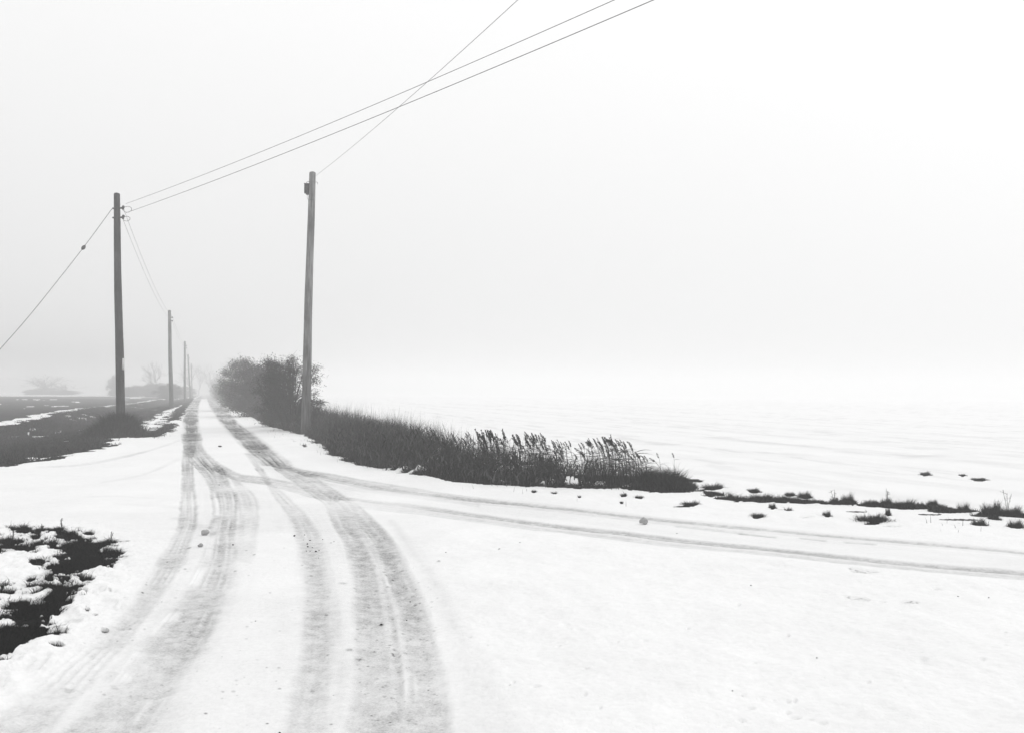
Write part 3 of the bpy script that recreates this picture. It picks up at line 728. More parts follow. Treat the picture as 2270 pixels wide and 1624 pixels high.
def scatter(poly, n, cond):
    P = np.asarray(poly); lo, hi = P.min(0), P.max(0)
    out = []
    got = 0
    while got < n:
        x = rng.uniform(lo[0], hi[0], n * 3); y = rng.uniform(lo[1], hi[1], n * 3)
        s = sd_poly(x, y, P); k = s > 0
        x, y = x[k], y[k]
        t = terrain(x, y); c = cond(x, y, t, s[k])
        out.append(np.stack([x[c], y[c], t[0][c]], 1)); got += c.sum()
        if len(out) > 12: break
    return np.vstack(out)[:n]
def left_grass():
    parts = []
    D2 = np.array(list(gpl([(430, 884), (400, 900), (372, 912), (330, 932), (300, 958), (270, 972), (245, 988), (150, 1013), (60, 1029), (0, 1037), (-60, 1045), (-60, 946), (0, 939), (80, 924), (150, 912), (250, 899), (330, 889), (400, 883)])))
    p = scatter(D2, 90000, lambda x, y, t, s: (t[1] < .25) & (rng.random(len(x)) < 30 / (15 + y)))
    cl = fbm(p[:, 0], p[:, 1], 1.6, 3, 91)
    sd = sd_poly(p[:, 0], p[:, 1], D2)
    h = (.09 + .12 * cl.clip(-.5, 1)) * rng.uniform(.5, 1.3, len(p)) * sstep(-.1, .8, sd) + .03
    parts.append(blades(p[:, 0], p[:, 1], p[:, 2], h, rng.uniform(.015, .035, len(p)), rng.uniform(.2, .9, len(p)), np.clip(rng.normal(.45, .2, len(p)) + .2 * cl, 0, 1.3), 2))
    # tangle round the foot of the first pole
    base = at(262, 955, 27.6)[:2]
    n = 7000
    q = base + rng.normal(0, 1, (n, 2)) * np.array([.42, .5])
    d = np.hypot((q[:, 0] - base[0]) / .42, (q[:, 1] - base[1]) / .5)
    zz = gz(q[:, 0], q[:, 1])[0]
    parts.append(blades(q[:, 0], q[:, 1], zz, (.85 * np.exp(-d ** 2 / 4) + .1) * rng.uniform(.5, 1.1, n), rng.uniform(.01, .03, n), rng.uniform(.1, .7, n), rng.uniform(0, .4, n)))
    o = grass_obj('ditch_grass', parts, M_grass)
    tag(o, 'rough dark grass in the ditch to the left of the lane', 'grass', None, 'stuff')
    # verges of the lane: turf showing through the snow
    V1 = np.array(L_edge[2:8] + ditch_front[2:8][::-1]); 
    parts = []
    for P, n, hm in ((V1, 9000, .07),):
        p = scatter(P, n, lambda x, y, t, s: t[1] < .5)
        if len(p): parts.append(blades(p[:, 0], p[:, 1], p[:, 2], rng.uniform(.4, 1.3, len(p)) * hm, rng.uniform(.01, .03, len(p)), rng.uniform(.2, .9, len(p)), rng.uniform(0, .7, len(p)), 2))
    for Lc, wd in ((CLODS_L, .35), (CLODS_L2, .3)):
        n = 3500; i = rng.integers(0, len(Lc) - 1, n); f = rng.random(n)[:, None]
        q = Lc[i] * (1 - f) + Lc[i + 1] * f + rng.normal(0, wd * .55, (n, 2))
        zz = gz(q[:, 0], q[:, 1]); k = zz[1] < .5; q = q[k]; m = len(q)
        parts.append(blades(q[:, 0], q[:, 1], zz[0][k], rng.uniform(.04, .13, m), rng.uniform(.01, .03, m), rng.uniform(.2, .9, m), rng.uniform(0, .4, m), 2))
    V2 = np.array([gp(505, 893), gp(562, 924), gp(590, 942), gp(680, 966), gp(705, 984), gp(748, 1015), gp(890, 1050), gp(1250, 1082), gp(1540, 1092), gp(2269, 1170), gp(2400, 1185), gp(2400, 1215), gp(2269, 1205), gp(1900, 1173), gp(1500, 1135), gp(1200, 1102), gp(1000, 1081), gp(860, 1058), gp(760, 1036), gp(640, 990), gp(545, 934), gp(495, 894)])
    p = scatter(V2, 9000, lambda x, y, t, s: t[1] < .5)
    parts.append(blades(p[:, 0], p[:, 1], p[:, 2], rng.uniform(.03, .10, len(p)), rng.uniform(.006, .016, len(p)), rng.uniform(.2, .9, len(p)), rng.uniform(0, .7, len(p)), 2))
    n = 14000; i = rng.integers(0, len(EDGE) - 1, n); f = rng.random(n)[:, None]
    q = EDGE[i] * (1 - f) + EDGE[i + 1] * f + rng.normal(0, .13, (n, 2))
    g_ = gz(q[:, 0], q[:, 1]); k = g_[1] < .6; q = q[k]; m = len(q); cl = fbm(q[:, 0], q[:, 1], .3, 2, 69)
    parts.append(blades(q[:, 0], q[:, 1], g_[0][k], (.05 + .05 * cl.clip(-.7, 1)) * rng.uniform(.5, 1.4, m) + .01, rng.uniform(.006, .014, m), rng.uniform(.3, 1.3, m), rng.uniform(0, .7, m), 2))
    # lone stalks poking out of the verge snow
    p = scatter(V2, 700, lambda x, y, t, s: fbm(x, y, 1.2, 2, 93) > .1)
    parts.append(blades(p[:, 0], p[:, 1], p[:, 2], rng.uniform(.03, .12, len(p)), np.full(len(p), .006), rng.uniform(.1, .8, len(p)), rng.uniform(.3, 1.2, len(p)), 2))
    o = grass_obj('verge_grass', parts, M_grass)
    tag(o, 'short dead grass poking through the snow of the road verges', 'grass', None, 'stuff')
left_grass()

def near_turf():
    P = gpl([(-80, 1540), (-80, 1166), (120, 1160), (270, 1190), (290, 1260), (215, 1400), (120, 1460)])
    p = scatter(P, 60000, lambda x, y, t, s: t[1] < .42)
    n = len(p); cl = fbm(p[:, 0], p[:, 1], .12, 3, 95)
    h = (.030 + .055 * cl.clip(-.55, 1)) * rng.uniform(.5, 1.5, n) + .008
    parts = [blades(p[:, 0], p[:, 1], p[:, 2] - .004, h, rng.uniform(.003, .007, n), rng.uniform(.2, 1.3, n), np.clip(rng.normal(.35, .3, n) + .3 * cl, 0, 1.4), 2)]
    # longer wisps at the rim
    p = scatter(P, 6000, lambda x, y, t, s: (t[1] < .85) & (t[1] > .05))
    n = len(p)
    parts.append(blades(p[:, 0], p[:, 1], p[:, 2], rng.uniform(.01, .055, n) * np.where(rng.random(n) < .06, 2.2, 1), np.full(n, .0035), rng.uniform(.2, 1.4, n), rng.uniform(.1, 1.3, n)))
    o = grass_obj('turf', parts, M_turf)
    tag(o, 'matted dark turf bared by the thaw at the left near corner', 'turf', None, 'stuff')
near_turf()

# ------------------------------------------------------------------ grass tufts along the field edge
ORD = ['first', 'second', 'third', 'fourth', 'fifth', 'sixth', 'seventh', 'eighth', 'ninth', 'tenth', 'eleventh', 'twelfth', 'thirteenth', 'fourteenth', 'fifteenth', 'sixteenth', 'seventeenth', 'eighteenth', 'nineteenth']
def tuft_mesh(seed):
    r = np.random.default_rng(seed); n = 1000
    u = r.normal(0, .42, (n, 2)); d = np.hypot(u[:, 0], u[:, 1]); k = d < 1.1; u, d = u[k], d[k]; n = len(u)
    lump = .75 + .35 * np.sin(u[:, 0] * 7 + seed) * np.cos(u[:, 1] * 5 + seed)
    h = (1 - .65 * d ** 1.5).clip(.1) * r.uniform(.45, 1.1, n) * lump
    a = np.arctan2(u[:, 1], u[:, 0]) + r.normal(0, .5, n)
    return blades(u[:, 0], u[:, 1], np.full(n, -.1), h + .1, r.uniform(.02, .05, n), r.uniform(.1, .7, n), r.uniform(0, .7, n), 2, a)
protos = [grass_obj('grass_tuft', [tuft_mesh(i)], M_grass, None, False) for i in range(5)]
i_edge = 0; i_front = 0
for i, (x, y, wd, h, adj) in enumerate(TUFTS):
    c = gp(x, y); W = wd / F * c[1]
    o = protos[i % 5].copy(); COL.objects.link(o); o.name = 'grass_tuft'
    o.location = (c[0], c[1], gz1(c)); o.scale = (W * .62, max(W * .42, .10), h * 1.0); o.rotation_euler = (0, 0, random.uniform(-.3, .3))
    if i < 19: lab = f'{adj} grass tuft along the field edge, {ORD[i]} from the reed bank'; g = 'grass tufts along the field edge'
    elif i < 28: lab = f'{adj} grass tuft between side road and edge row, {ORD[i - 19]} of nine'; g = 'grass tufts on the side road verge'
    elif i < 31: lab = f'{adj} grass tuft out in the snowy field on the far right, {ORD[i - 28]} of three'; g = 'grass tufts out in the field'
    else: lab = f'{adj} grass tuft in the snow in front of the reeds, {ORD[i - 31]} of eight'; g = 'grass tufts in front of the reeds'
    tag(o, lab, 'grass tuft', g)

# ------------------------------------------------------------------ reeds
def reed_proto(seed, h=1.5, head=True):
    r = np.random.default_rng(seed)
    bend = r.uniform(-.14, -.02)
    t = np.linspace(0, 1, 9)
    P = np.stack([bend * h * t ** 2, r.uniform(-.04, .04) * t ** 2, h * t], 1)
    mb = MB(); mb.tube(P, np.linspace(.0065, .003, 9), 4)
    for k in range(r.integers(4, 7)):
        f = r.uniform(.3, .88); i = f * 8; i0 = int(i); p0 = P[i0] + (P[min(i0 + 1, 8)] - P[i0]) * (i - i0)
        dx = r.choice([-1, 1], p=[.35, .65]) * r.uniform(.7, 1); dy = r.uniform(-.5, .5)
        Ln = r.uniform(.18, .42); s = np.linspace(0, 1, 7)
        up = r.uniform(.2, .9)
        c = p0 + np.stack([dx * Ln * s, dy * Ln * s, Ln * (up * s - (.4 + up * .5) * s ** 2)], 1)
        wv = np.array([0, 0, 1.0]) * .5 + np.array([0, 1.0, 0]) * .8
        ww = (.014 * (1 - s) ** .6 * (.3 + s * 2).clip(0, 1))[:, None]
        V = np.empty((14, 3)); V[0::2] = c - wv * ww; V[1::2] = c + wv * ww
        mb.add(V, [[2 * q, 2 * q + 1, 2 * q + 3, 2 * q + 2] for q in range(6)], None, r.uniform(.2, 1))
    o = mb.build('reed', M_reed, None, False, False)
    if head:
        m2 = MB(); top = P[-1]; n = 95; Lh = r.uniform(.17, .25)
        for k in range(n):
            s = r.random(); rad = .022 * math.sin(PI * min(s * .85 + .12, 1)) + .003
            a = r.uniform(0, 2 * PI); ctr = top + np.array([-.30 * Lh * s ** 1.6, 0, Lh * (s - .35)])
            q = ctr + np.array([math.cos(a), math.sin(a), 0]) * rad * r.uniform(.2, 1)
            e = q + np.array([math.cos(a) * .012 - .012, math.sin(a) * .012, r.uniform(.02, .045)])
            sd = np.array([r.normal(), r.normal(), 0]) * .004 + np.array([.003, 0, 0])
            m2.add([q - sd, q + sd, e], None, [[0, 1, 2]], r.random())
        m2.build('seed_head', M_plume, o, False, True)
        for c in list(o.children): COL.objects.unlink(c)
    return o
reed_p = [reed_proto(100 + i) for i in range(7)] + [reed_proto(120 + i, 1.5, False) for i in range(3)]
def place_reed(p, ztop, k, label, group):
    o = reed_p[k]; c = o.copy(); COL.objects.link(c); c.parent = None; c.name = 'reed'
    for ch in o.children:
        d = ch.copy(); COL.objects.link(d); d.parent = c; d.name = 'seed_head'
    z = gz1(p); hgt = ztop - z
    c.location = (p[0], p[1], z); s = hgt / 1.6
    kx = max(s, .75) * random.uniform(.75, 1.35); c.scale = (kx, kx, s); c.rotation_euler = (random.gauss(0, .09), random.gauss(-.03, .11), random.gauss(0, .35))
    tag(c, label, 'reed', group)
reed_top = lambda x: np.interp(x, [880, 940, 1040, 1080, 1110, 1150, 1200, 1250, 1300, 1350, 1400, 1430, 1450], [928, 940, 958, 948, 954, 957, 962, 972, 978, 968, 976, 1000, 1025])
rr = np.random.default_rng(77)
xs = np.concatenate([rr.uniform(1060, 1440, 150), rr.uniform(860, 1060, 32)] + [rr.normal(c, sd_, n) for c, sd_, n in ((1088, 6, 9), (1112, 6, 8), (1150, 8, 11), (1192, 7, 9), (1230, 9, 13), (1262, 6, 8), (1310, 8, 9), (1345, 10, 16), (1385, 12, 16), (1415, 8, 8))])
xs = np.clip(xs, 860, 1448)
for i, x in enumerate(xs):
    # distance of the strip at this bearing
    q = proj(np.column_stack([SF, np.zeros(len(SF))]))
    j = np.argmin(np.abs(q[:, 0] - x)); t = rr.uniform(.25, .85)
    base = SF[j] * (1 - t) + SB[j] * t
    Y = base[1]; X = at(x, 1000, Y)[0]
    p = np.array([X, Y])
    yt = reed_top(x) + abs(rr.normal(0, 1)) * (34 if rr.random() < .75 else 8)
    zt = at(x, yt, Y)[2]
    k = rr.integers(0, 7) if rr.random() < .8 else rr.integers(7, 10)
    place_reed(p, zt, k, 'dry reed standing in the dense reed bed along the ditch bank', 'reeds in the dense bed')
for i, (x, yt, lab) in enumerate([(1352, 968, 'tall reed rising above the bed with its full plume bent left'), (1412, 974, 'tallest lone reed near the right end of the bed, plume apart'), (1462, 1008, 'thin reed at the left of the small separate clump'), (1478, 1012, 'middle reed of the small separate clump by the bank end'), (1493, 1006, 'rightmost thin reed of the small separate clump by the bank end'), (1337, 990, 'reed with drooping plume just left of the tall ones')]):
    Y = 13.9; p = np.array([at(x, 1000, Y)[0], Y]); place_reed(p, at(x, yt, Y)[2], i % 5, lab, 'reeds standing clear of the bed')

# ------------------------------------------------------------------ shrubs and trees
def shrub(seed, rad, h, nclump=60, per=150, leaf=.06, spread=.17, twig=30, skirt=.25, depth=1.0):
    """local meshes: branches, foliage, for a crown about rad wide and h tall"""
    r = np.random.default_rng(seed)
    mb = MB(); cs = []
    for k in range(nclump):
        a = r.uniform(0, 2 * PI); s = r.uniform(0, 1) ** .45; el = r.uniform(skirt, 1)
        z = h * el * (1 - .22 * s ** 3) * (.93 + .07 * r.random())
        rr_ = rad * s * (.70 + .45 * math.sin(min(el, 1) * PI * .85)) * .92
        lump = 1 + .12 * math.sin(3 * a + seed)
        c = np.array([math.cos(a) * rr_ * lump, math.sin(a) * rr_ * depth * lump, z]); cs.append(c)
        b0 = np.array([r.normal(0, .12 * rad), r.normal(0, .12 * rad), -.1])
        t = np.linspace(0, 1, 7)[:, None]
        m_ = b0 * .4 + c * .6 + np.array([0, 0, .18 * h]) + r.normal(0, .08 * rad, 3)
        P = (1 - t) ** 2 * b0 + 2 * t * (1 - t) * m_ + t ** 2 * c
        mb.tube(P, np.linspace(.035, .007, 7) * (h / 3) * r.uniform(.6, 1.2), 4, False, r.random())
        for q in range(3):
            e = c + r.normal(0, .26, 3) * np.array([1, 1, .8]) * (h / 3)
            mb.tube([P[-3], (P[-1] + e) / 2 + r.normal(0, .03, 3), e], [.008, .006, .003], 3, False, r.random())
    for k in range(twig):
        c = cs[r.integers(len(cs))]; out_ = c * np.array([1, 1, 0]); out_ = out_ / (np.linalg.norm(out_) + .01)
        L_ = r.uniform(.25, .6) * h / 3; t = np.linspace(0, 1, 6)[:, None]
        P = c + out_ * L_ * t + np.array([0, 0, 1]) * (L_ * (.9 * t - .8 * t ** 2)) + r.normal(0, .02, 3)
        mb.tube(P, np.linspace(.008, .003, 6), 3, False, r.random())
    cs = np.array(cs)
    n = nclump * per
    ci = cs[r.integers(0, nclump, n)]; sp = spread * h / 3 * r.uniform(.5, 1.5, n)[:, None]
    c = ci + r.normal(0, 1, (n, 3)) * sp * np.array([1, 1, .75])
    c[:, 2] = np.abs(c[:, 2])
    u = r.normal(0, 1, (n, 3)); u /= np.linalg.norm(u, axis=1)[:, None]
    v = np.cross(u, r.normal(0, 1, (n, 3))); v /= np.linalg.norm(v, axis=1)[:, None]
    sz = leaf * r.uniform(.5, 1.3, n)[:, None]
    V = np.stack([c - u * sz * .5, c + v * sz * .28, c + u * sz * .5, c - v * sz * .28], 1).reshape(-1, 3)
    Q = np.arange(n * 4).reshape(-1, 4)
    return mb, (V, Q, np.repeat(r.random(n), 4))
def make_shrub(name, cat, label, group, loc, **k):
    o = empty(name, loc, label, cat, group)
    mb, (V, Q, a) = shrub(**k)
    mb.build('branches', M_twig, o)
    mesh_np('foliage', V, Q, M_leaf, o, {'tint': a}, False)
    return o
def shrub_at(x, Y, **k):
    p = at(x, 900, Y); return (p[0], Y, gz1((p[0], Y)) - .05)
G_R = 'shrubs of the hedge on the right of the lane'
make_shrub('hedge_shrub', 'shrub', 'dark leafy hedge shrub right behind the right hand pole, nearest of the hedge', G_R, shrub_at(648, 33), seed=1, rad=1.12, h=3.15, nclump=66, per=210, leaf=.055, spread=.145, twig=70, skirt=.34)
make_shrub('hedge_shrub', 'shrub', 'dense dark hedge shrub at the middle of the hedge, left of the pole', G_R, shrub_at(612, 36), seed=2, rad=1.1, h=3.2, nclump=66, per=240, leaf=.055, spread=.16, twig=50, skirt=.05)
make_shrub('hedge_shrub', 'shrub', 'low drooping hedge shrub on the right of the pole with arching twigs', G_R, shrub_at(688, 32), seed=3, rad=.55, h=1.75, nclump=24, per=110, leaf=.05, spread=.17, twig=60, skirt=.1)
s3 = make_shrub('hedge_shrub', 'shrub', 'grey hedge shrub softened by fog, third along the lane', G_R, shrub_at(580, 52), seed=5, rad=1.75, h=3.75, nclump=120, per=260, leaf=.085, spread=.2, twig=50, skirt=.04)
s4 = make_shrub('hedge_shrub', 'shrub', 'broad foggy hedge shrub forming the left end of the dark hedge', G_R, shrub_at(542, 66), seed=6, rad=1.95, h=4.15, nclump=130, per=260, leaf=.095, spread=.2, twig=60, skirt=.03)
def cp(o, x, Y, sc, label, group, name=None):
    c = copy_tree(o); p = shrub_at(x, Y)
    c.location = p; c.scale = (sc[0], sc[1], sc[2]); c.rotation_euler = (0, 0, random.uniform(0, 6))
    tag(c, label, None, group)
    if name: c.name = name
    return c
cp(s3, 518, 84, (.85, .85, .62), 'low foggy hedge shrub in front of the left end of the hedge', G_R)
cp(s3, 505, 135, (1.2, 1.2, .9), 'pale grey hedge shrub far down the right side of the lane', G_R)
cp(s4, 494, 195, (1.4, 1.4, 1.15), 'faint hedge shrub in the fog beyond the hedge on the right', G_R)
cp(s3, 484, 260, (1.9, 1.5, 1.8), 'barely visible shrub deep in the fog right of the lane end', G_R)
G_L = 'shrubs left of the lane'
cp(s3, 345, 205, (2.6, 1.3, 1.0), 'low grey shrub at the foot of the bare tree', G_L)
cp(s4, 372, 155, (1.3, .8, .72), 'small grey shrub around the foot of the second pole', G_L)
cp(s3, 390, 190, (1.5, .9, .8), 'grey shrub between the second and third poles', G_L)
cp(s4, 404, 215, (1.5, 1.2, .72), 'grey shrub by the foot of the third pole', G_L)
cp(s3, 318, 245, (2.6, 1.4, .9), 'faint low shrub left of the bare tree', G_L)
cp(s4, 300, 215, (2.1, 1.4, .65), 'very faint shrub between the first pole and the bare tree', G_L)
cp(s4, 252, 240, (1.3, .9, 1.45), 'faint upright shrub just left of the first pole', G_L)
cp(s3, 281, 205, (1.3, 1.0, .7), 'faint shrub just right of the first pole', G_L)
cp(s4, 72, 275, (2.6, 1.5, .42), 'left shrub of the distant clump across the dark field', 'distant clump across the field')
cp(s3, 102, 285, (3.0, 1.5, .66), 'tallest middle shrub of the distant clump across the dark field', 'distant clump across the field')
cp(s4, 138, 275, (2.8, 1.5, .4), 'right shrub of the distant clump across the dark field', 'distant clump across the field')

def bare_tree(seed, h, levels=5, w0=.14, spread=.55):
    r = np.random.default_rng(seed); mt = MB(); mb = MB()
    def grow(p, d, L_, w_, lv):
        q = p + d * L_ * .5 + r.normal(0, .04 * L_, 3); e = p + d * L_ + r.normal(0, .06 * L_, 3)
        (mt if lv == 0 else mb).tube([p, q, e], [w_, w_ * .85, w_ * .68], 6 if lv < 2 else 3, lv == 0, r.random())
        if lv >= levels: return
        for k in range(4 if lv < 2 else r.integers(2, 4)):
            nd = d + r.normal(0, spread, 3); nd[2] += .18; nd /= np.linalg.norm(nd)
            st = p + (e - p) * r.uniform(.55, 1) if k else e
            grow(st, nd, L_ * r.uniform(.62, .85), w_ * .62, lv + 1)
    grow(np.array([0, 0, -.1]), np.array([0.03, 0, 1.0]), h * .26, w0, 0)
    return mt, mb
def make_tree(label, group, loc, seed, h, **k):
    o = empty('bare_tree', loc, label, 'tree', group)
    mt, mb = bare_tree(seed, h, **k)
    mt.build('trunk', M_twig, o); mb.build('crown', M_twig, o)
    return o
G_T = 'bare trees in the fog'
t1 = make_tree('bare rounded tree fading in fog between the first and second poles', G_T, shrub_at(344, 205), 4, 10.9, levels=6, spread=.42)
def ct(x, Y, s, label):
    c = copy_tree(t1); c.location = shrub_at(x, Y); c.scale = s; c.rotation_euler = (0, 0, random.uniform(0, 6)); tag(c, label, None, G_T)
for _x, _Y, _s, _l in ((88, 280, (2.2, 2.2, .62), 'wispy bare top rising left in the distant clump across the field'), (112, 290, (2.4, 2.4, .8), 'wispy bare top rising in the middle of the distant clump'), (140, 275, (2.0, 2.0, .45), 'wispy low bare top right in the distant clump across the field')): ct(_x, _Y, _s, _l)
ct(424, 280, (1.4, 1.4, 1.3), 'ghostly tree in deep fog just left of the lane end')
ct(440, 360, (1.6, 1.6, 1.5), 'ghostly tree in deep fog right above the lane end')
ct(466, 310, (1.4, 1.4, 1.3), 'ghostly tree in deep fog just right of the lane end')
ct(490, 270, (1.1, 1.1, 1.0), 'ghostly tree in fog above the left end of the hedge')

# ------------------------------------------------------------------ poles
def frame_at(P, k):
    return P[k]
def make_pole(loc, top, r0, r1, mat, label, kind, group='telegraph poles', seed=0):
    """top: xyz of the head relative to loc"""
    o = empty('telegraph_pole', loc, label, 'telegraph pole', group)
    r = np.random.default_rng(seed)
    n = 26; t = np.linspace(0, 1, n)
    top = np.array(top, float)
    P = t[:, None] * top[None]; P[0, 2] = -.3
    P[:, 0] += .02 * np.sin(t * 5 + seed) * np.sin(t * PI); 
    R = r0 + (r1 - r0) * t; R = R * (1 + .015 * np.sin(t * 23 + seed))
    P = np.vstack([P, P[-1] + [0, 0, .03], P[-1] + [0, 0, .05]]); R = np.concatenate([R, [r1 * .8, r1 * .35]])
    mb = MB(); mb.tube(P, R, 16); mb.build('shaft', mat, o)
    at_ = lambda z: np.array([np.interp(z, P[:n, 2], P[:n, 0]), np.interp(z, P[:n, 2], P[:n, 1]), z])
    H = top[2]
    def ring(c, rad, th, name, mat, squash=1.0, parent=o, nrm='y', a0=0, a1=2 * PI):
        a = np.linspace(a0, a1, 22); m = MB()
        if nrm == 'y': pts = np.stack([c[0] + rad * np.cos(a), c[1] + .15 * rad * np.sin(a), c[2] + rad * squash * np.sin(a)], 1)
        else: pts = np.stack([c[0] + rad * np.cos(a), c[1] + rad * np.sin(a), c[2] + .02 * np.sin(a)], 1)
        m.tube(pts, th, 5); return m.build(name, mat, parent)
    if kind == 'line':
        for dz, rr_ in ((.52, .155), (.86, .125)):
            c = at_(H - dz)
            ring(c, r1 * 1.1, .014, 'clamp_band', M_iron, nrm='z')
            m = MB(); e = c + np.array([r1 + .12, -.03, .03]); m.tube([c + [r1 * .8, 0, 0], e], .028, 8); m.box(c + [-r1 - .03, 0, 0], (.06, .05, .05)); br = m.build('bracket', M_iron, o)
            m = MB(); m.tube([e + [-.02, 0, -.08], e + [0, 0, -.05], e + [.01, 0, 0], e + [.015, 0, .03], e + [.02, 0, .07]], [.028, .05, .035, .052, .025], 10); m.build('insulator', M_ceram, o)
            ring(e + np.array([rr_ + .01, 0, -.07]), rr_, .009, 'jumper_loop', M_wire, .72)
        m = MB(); c = at_(2.55); m.box(c + [r0 * .93, -.05, 0], (.03, .12, .42)); m.build('marker_plate', M_plate, o)
    elif kind == 'end':
        c = at_(H - .62); m = MB(); m.box(c + [-r1 - .075, -.03, 0], (.16, .14, .34)); m.box(c + [-r1 - .075, -.03, .185], (.18, .16, .03)); m.box(c + [-r1 - .05, -.03, -.19], (.09, .1, .06)); m.build('terminal_box', M_iron, o)
        c = at_(H - .34); ring(c, r1 * 1.12, .012, 'clamp_band', M_metal, nrm='z')
        ring(c + np.array([-r1 - .02, -.03, -.06]), .075, .008, 'cable_loop', M_metal, .9, a0=0, a1=PI * 1.1)
        ring(c + np.array([r1 + .03, -.03, -.07]), .06, .008, 'cable_loop', M_metal, 1.1, a0=-.5, a1=PI)
        m = MB(); c2 = at_(H - .85); m.tube([c2 + [-r1 - .04, -.03, .02], c2 + [-r1 - .05, -.03, -.1], c2 + [-r1 + .0, -.03, -.22], at_(H - 1.5) + [-r1 * .98, -.03, 0]], .008, 5); m.build('down_lead', M_metal, o)
        m = MB(); c = at_(H - 1.05); m.tube([c + [-.03, -r1 * .95, 0], c + [.03, -r1 * 1.1, .01], c + [.1, -r1 * .9, 0]], .014, 5); m.build('bolt', M_iron, o)
    elif kind == 'far':
        for dz in (.6, .9):
            c = at_(H - dz); m = MB(); m.tube([c + [r1 * .5, 0, 0], c + [r1 + .12, -.02, .02]], .035, 6); m.tube([c + [r1 + .1, 0, -.06], c + [r1 + .11, 0, 0], c + [r1 + .12, 0, .07]], [.04, .06, .03], 6); m.build('insulator', M_iron, o)
    return o, at_
def pole_from(xb, xt, yt, Y, **k):
    b = at(xb, 900, Y); z0 = gz1((b[0], Y)) 
    t = at(xt, yt, Y)
    loc = np.array([b[0], Y, min(z0, 0)])
    return make_pole(loc, t - loc, **k), loc, t
(p1, a1), l1, tp1 = pole_from(269, 259, 431, 29.0, r0=.158, r1=.105, mat=M_wood_dark, label='dark wooden telegraph pole on the left, tallest and nearest of its line', kind='line', seed=1)
(pr, ar), lr, tpr = pole_from(677.5, 692.5, 384, 30.3, r0=.178, r1=.121, mat=M_wood_pale, label='paler weathered wooden pole with a small box, in front of the hedge', kind='end', seed=2)
far_t = []
for (xb, xt, yt, Y, lab) in [(380, 375.5, 689, 71, 'second pole of the line on the left, greyed by fog'), (409.5, 409.5, 757, 116, 'third pole of the line on the left, pale in the fog'), (421.5, 416.5, 786, 158, 'fourth pole of the line on the left, almost lost in the fog'), (425, 424, 806, 202, 'fifth and faintest pole of the line, deep in the fog')]:
    (o, a_), l_, t_ = pole_from(xb, xt, yt, Y, r0=.19 if Y < 100 else .17, r1=.13 if Y < 100 else .13, mat=M_wood_pale, label=lab, kind='far', seed=int(Y)); far_t.append((l_, t_, a_))

# ------------------------------------------------------------------ wires
def wire(A, B, sag, rad, name, label, cat, group=None, n=60, mat=None):
    A, B = np.array(A, float), np.array(B, float); t = np.linspace(0, 1, n)[:, None]
    P = A * (1 - t) + B * t; P[:, 2] -= (4 * sag * t * (1 - t))[:, 0]
    m = MB(); m.tube(P - A, rad, 5); o = m.build(name, mat or M_wire)
    o.location = A
    return tag(o, label, cat, group)
def extend(A, B, k): return A + (B - A) * k
A0 = at(279, 452, 28.97); A1 = at(1363, 0, 13.0)
B0 = at(280, 472, 28.97); B1 = at(1450, 0, 12.7)
def span(A, thru, k, sag):
    """end of a sagging wire that starts at A and passes through thru at fraction 1/k of its length"""
    t = 1 / k; z = thru[2] + 4 * sag * t * (1 - t)
    q = np.array([thru[0], thru[1], z]); return A + (q - A) * k
wire(A0, span(A0, A1, 1.9, .45), .45, .0065, 'overhead_wire', 'upper of the two dark wires running from the left pole across the sky', 'wire', 'pair of wires across the sky')
wire(B0, span(B0, B1, 1.9, .42), .42, .0075, 'overhead_wire', 'lower of the two dark wires running from the left pole across the sky', 'wire', 'pair of wires across the sky')
C0 = at(700, 390, 30.27); C1 = at(1148, 0, 13.2)
wire(C0, span(C0, C1, 1.9, .35), .35, .0055, 'overhead_wire', 'single thin wire running from the paler pole steeply up and off the top', 'wire')
prev = [(l1 + 0, a1, tp1[2] - l1[2], .105)]
for (l_, t_, a_) in far_t[:3]:
    prev.append((l_, a_, t_[2] - l_[2], .13))
NMW = ['first and second', 'second and third', 'third and fourth']
for i in range(3):
    (la, aa, ha, ra), (lb, ab, hb, rb) = prev[i], prev[i + 1]
    for dz, w1 in ((.55, 'upper'), (.90, 'lower')):
        off = np.array([ra + (.14 if dz < .6 else .10), 0, 0]); off2 = np.array([rb + .1 + (.05 if dz < .6 else -.02), 0, 0])
        wire(la + aa(ha - dz) + off, lb + ab(hb - dz) + off2, .55, .006, 'overhead_wire', f'{w1} faint wire between the {NMW[i]} poles on the left', 'wire', 'faint wires along the lane')
# stay from the left pole down to the left
top = at(253, 461, 28.95)
pts = [top, at(246, 466, 28.9), at(236, 480, 28.8), at(185, 549, 28.2), at(120, 632, 27.5), at(60, 706, 26.9), at(0, 774, 26.3), at(-60, 838, 25.8), at(-120, 897, 25.3)]
g_end = gp(-190, 985); pts.append(np.array([*g_end, -.05]))
P = catmull(pts, 5)
m = MB(); m.tube(P - top, .010, 5); st = m.build('stay_cable', M_wire); st.location = top
tag(st, 'slanting stay cable with a small insulator from the left pole to the ground', 'cable')
ip = at(185, 549, 28.2) - top
dv = (at(195, 535, 28.3) - at(175, 562, 28.1)); dv /= np.linalg.norm(dv)
m = MB(); s = np.linspace(-1, 1, 9)[:, None]; m.tube(ip + dv * s * .10, .062 * np.sqrt(np.clip(1 - s[:, 0] ** 2, .08, 1)), 10); m.build('insulator', M_ceram, st)

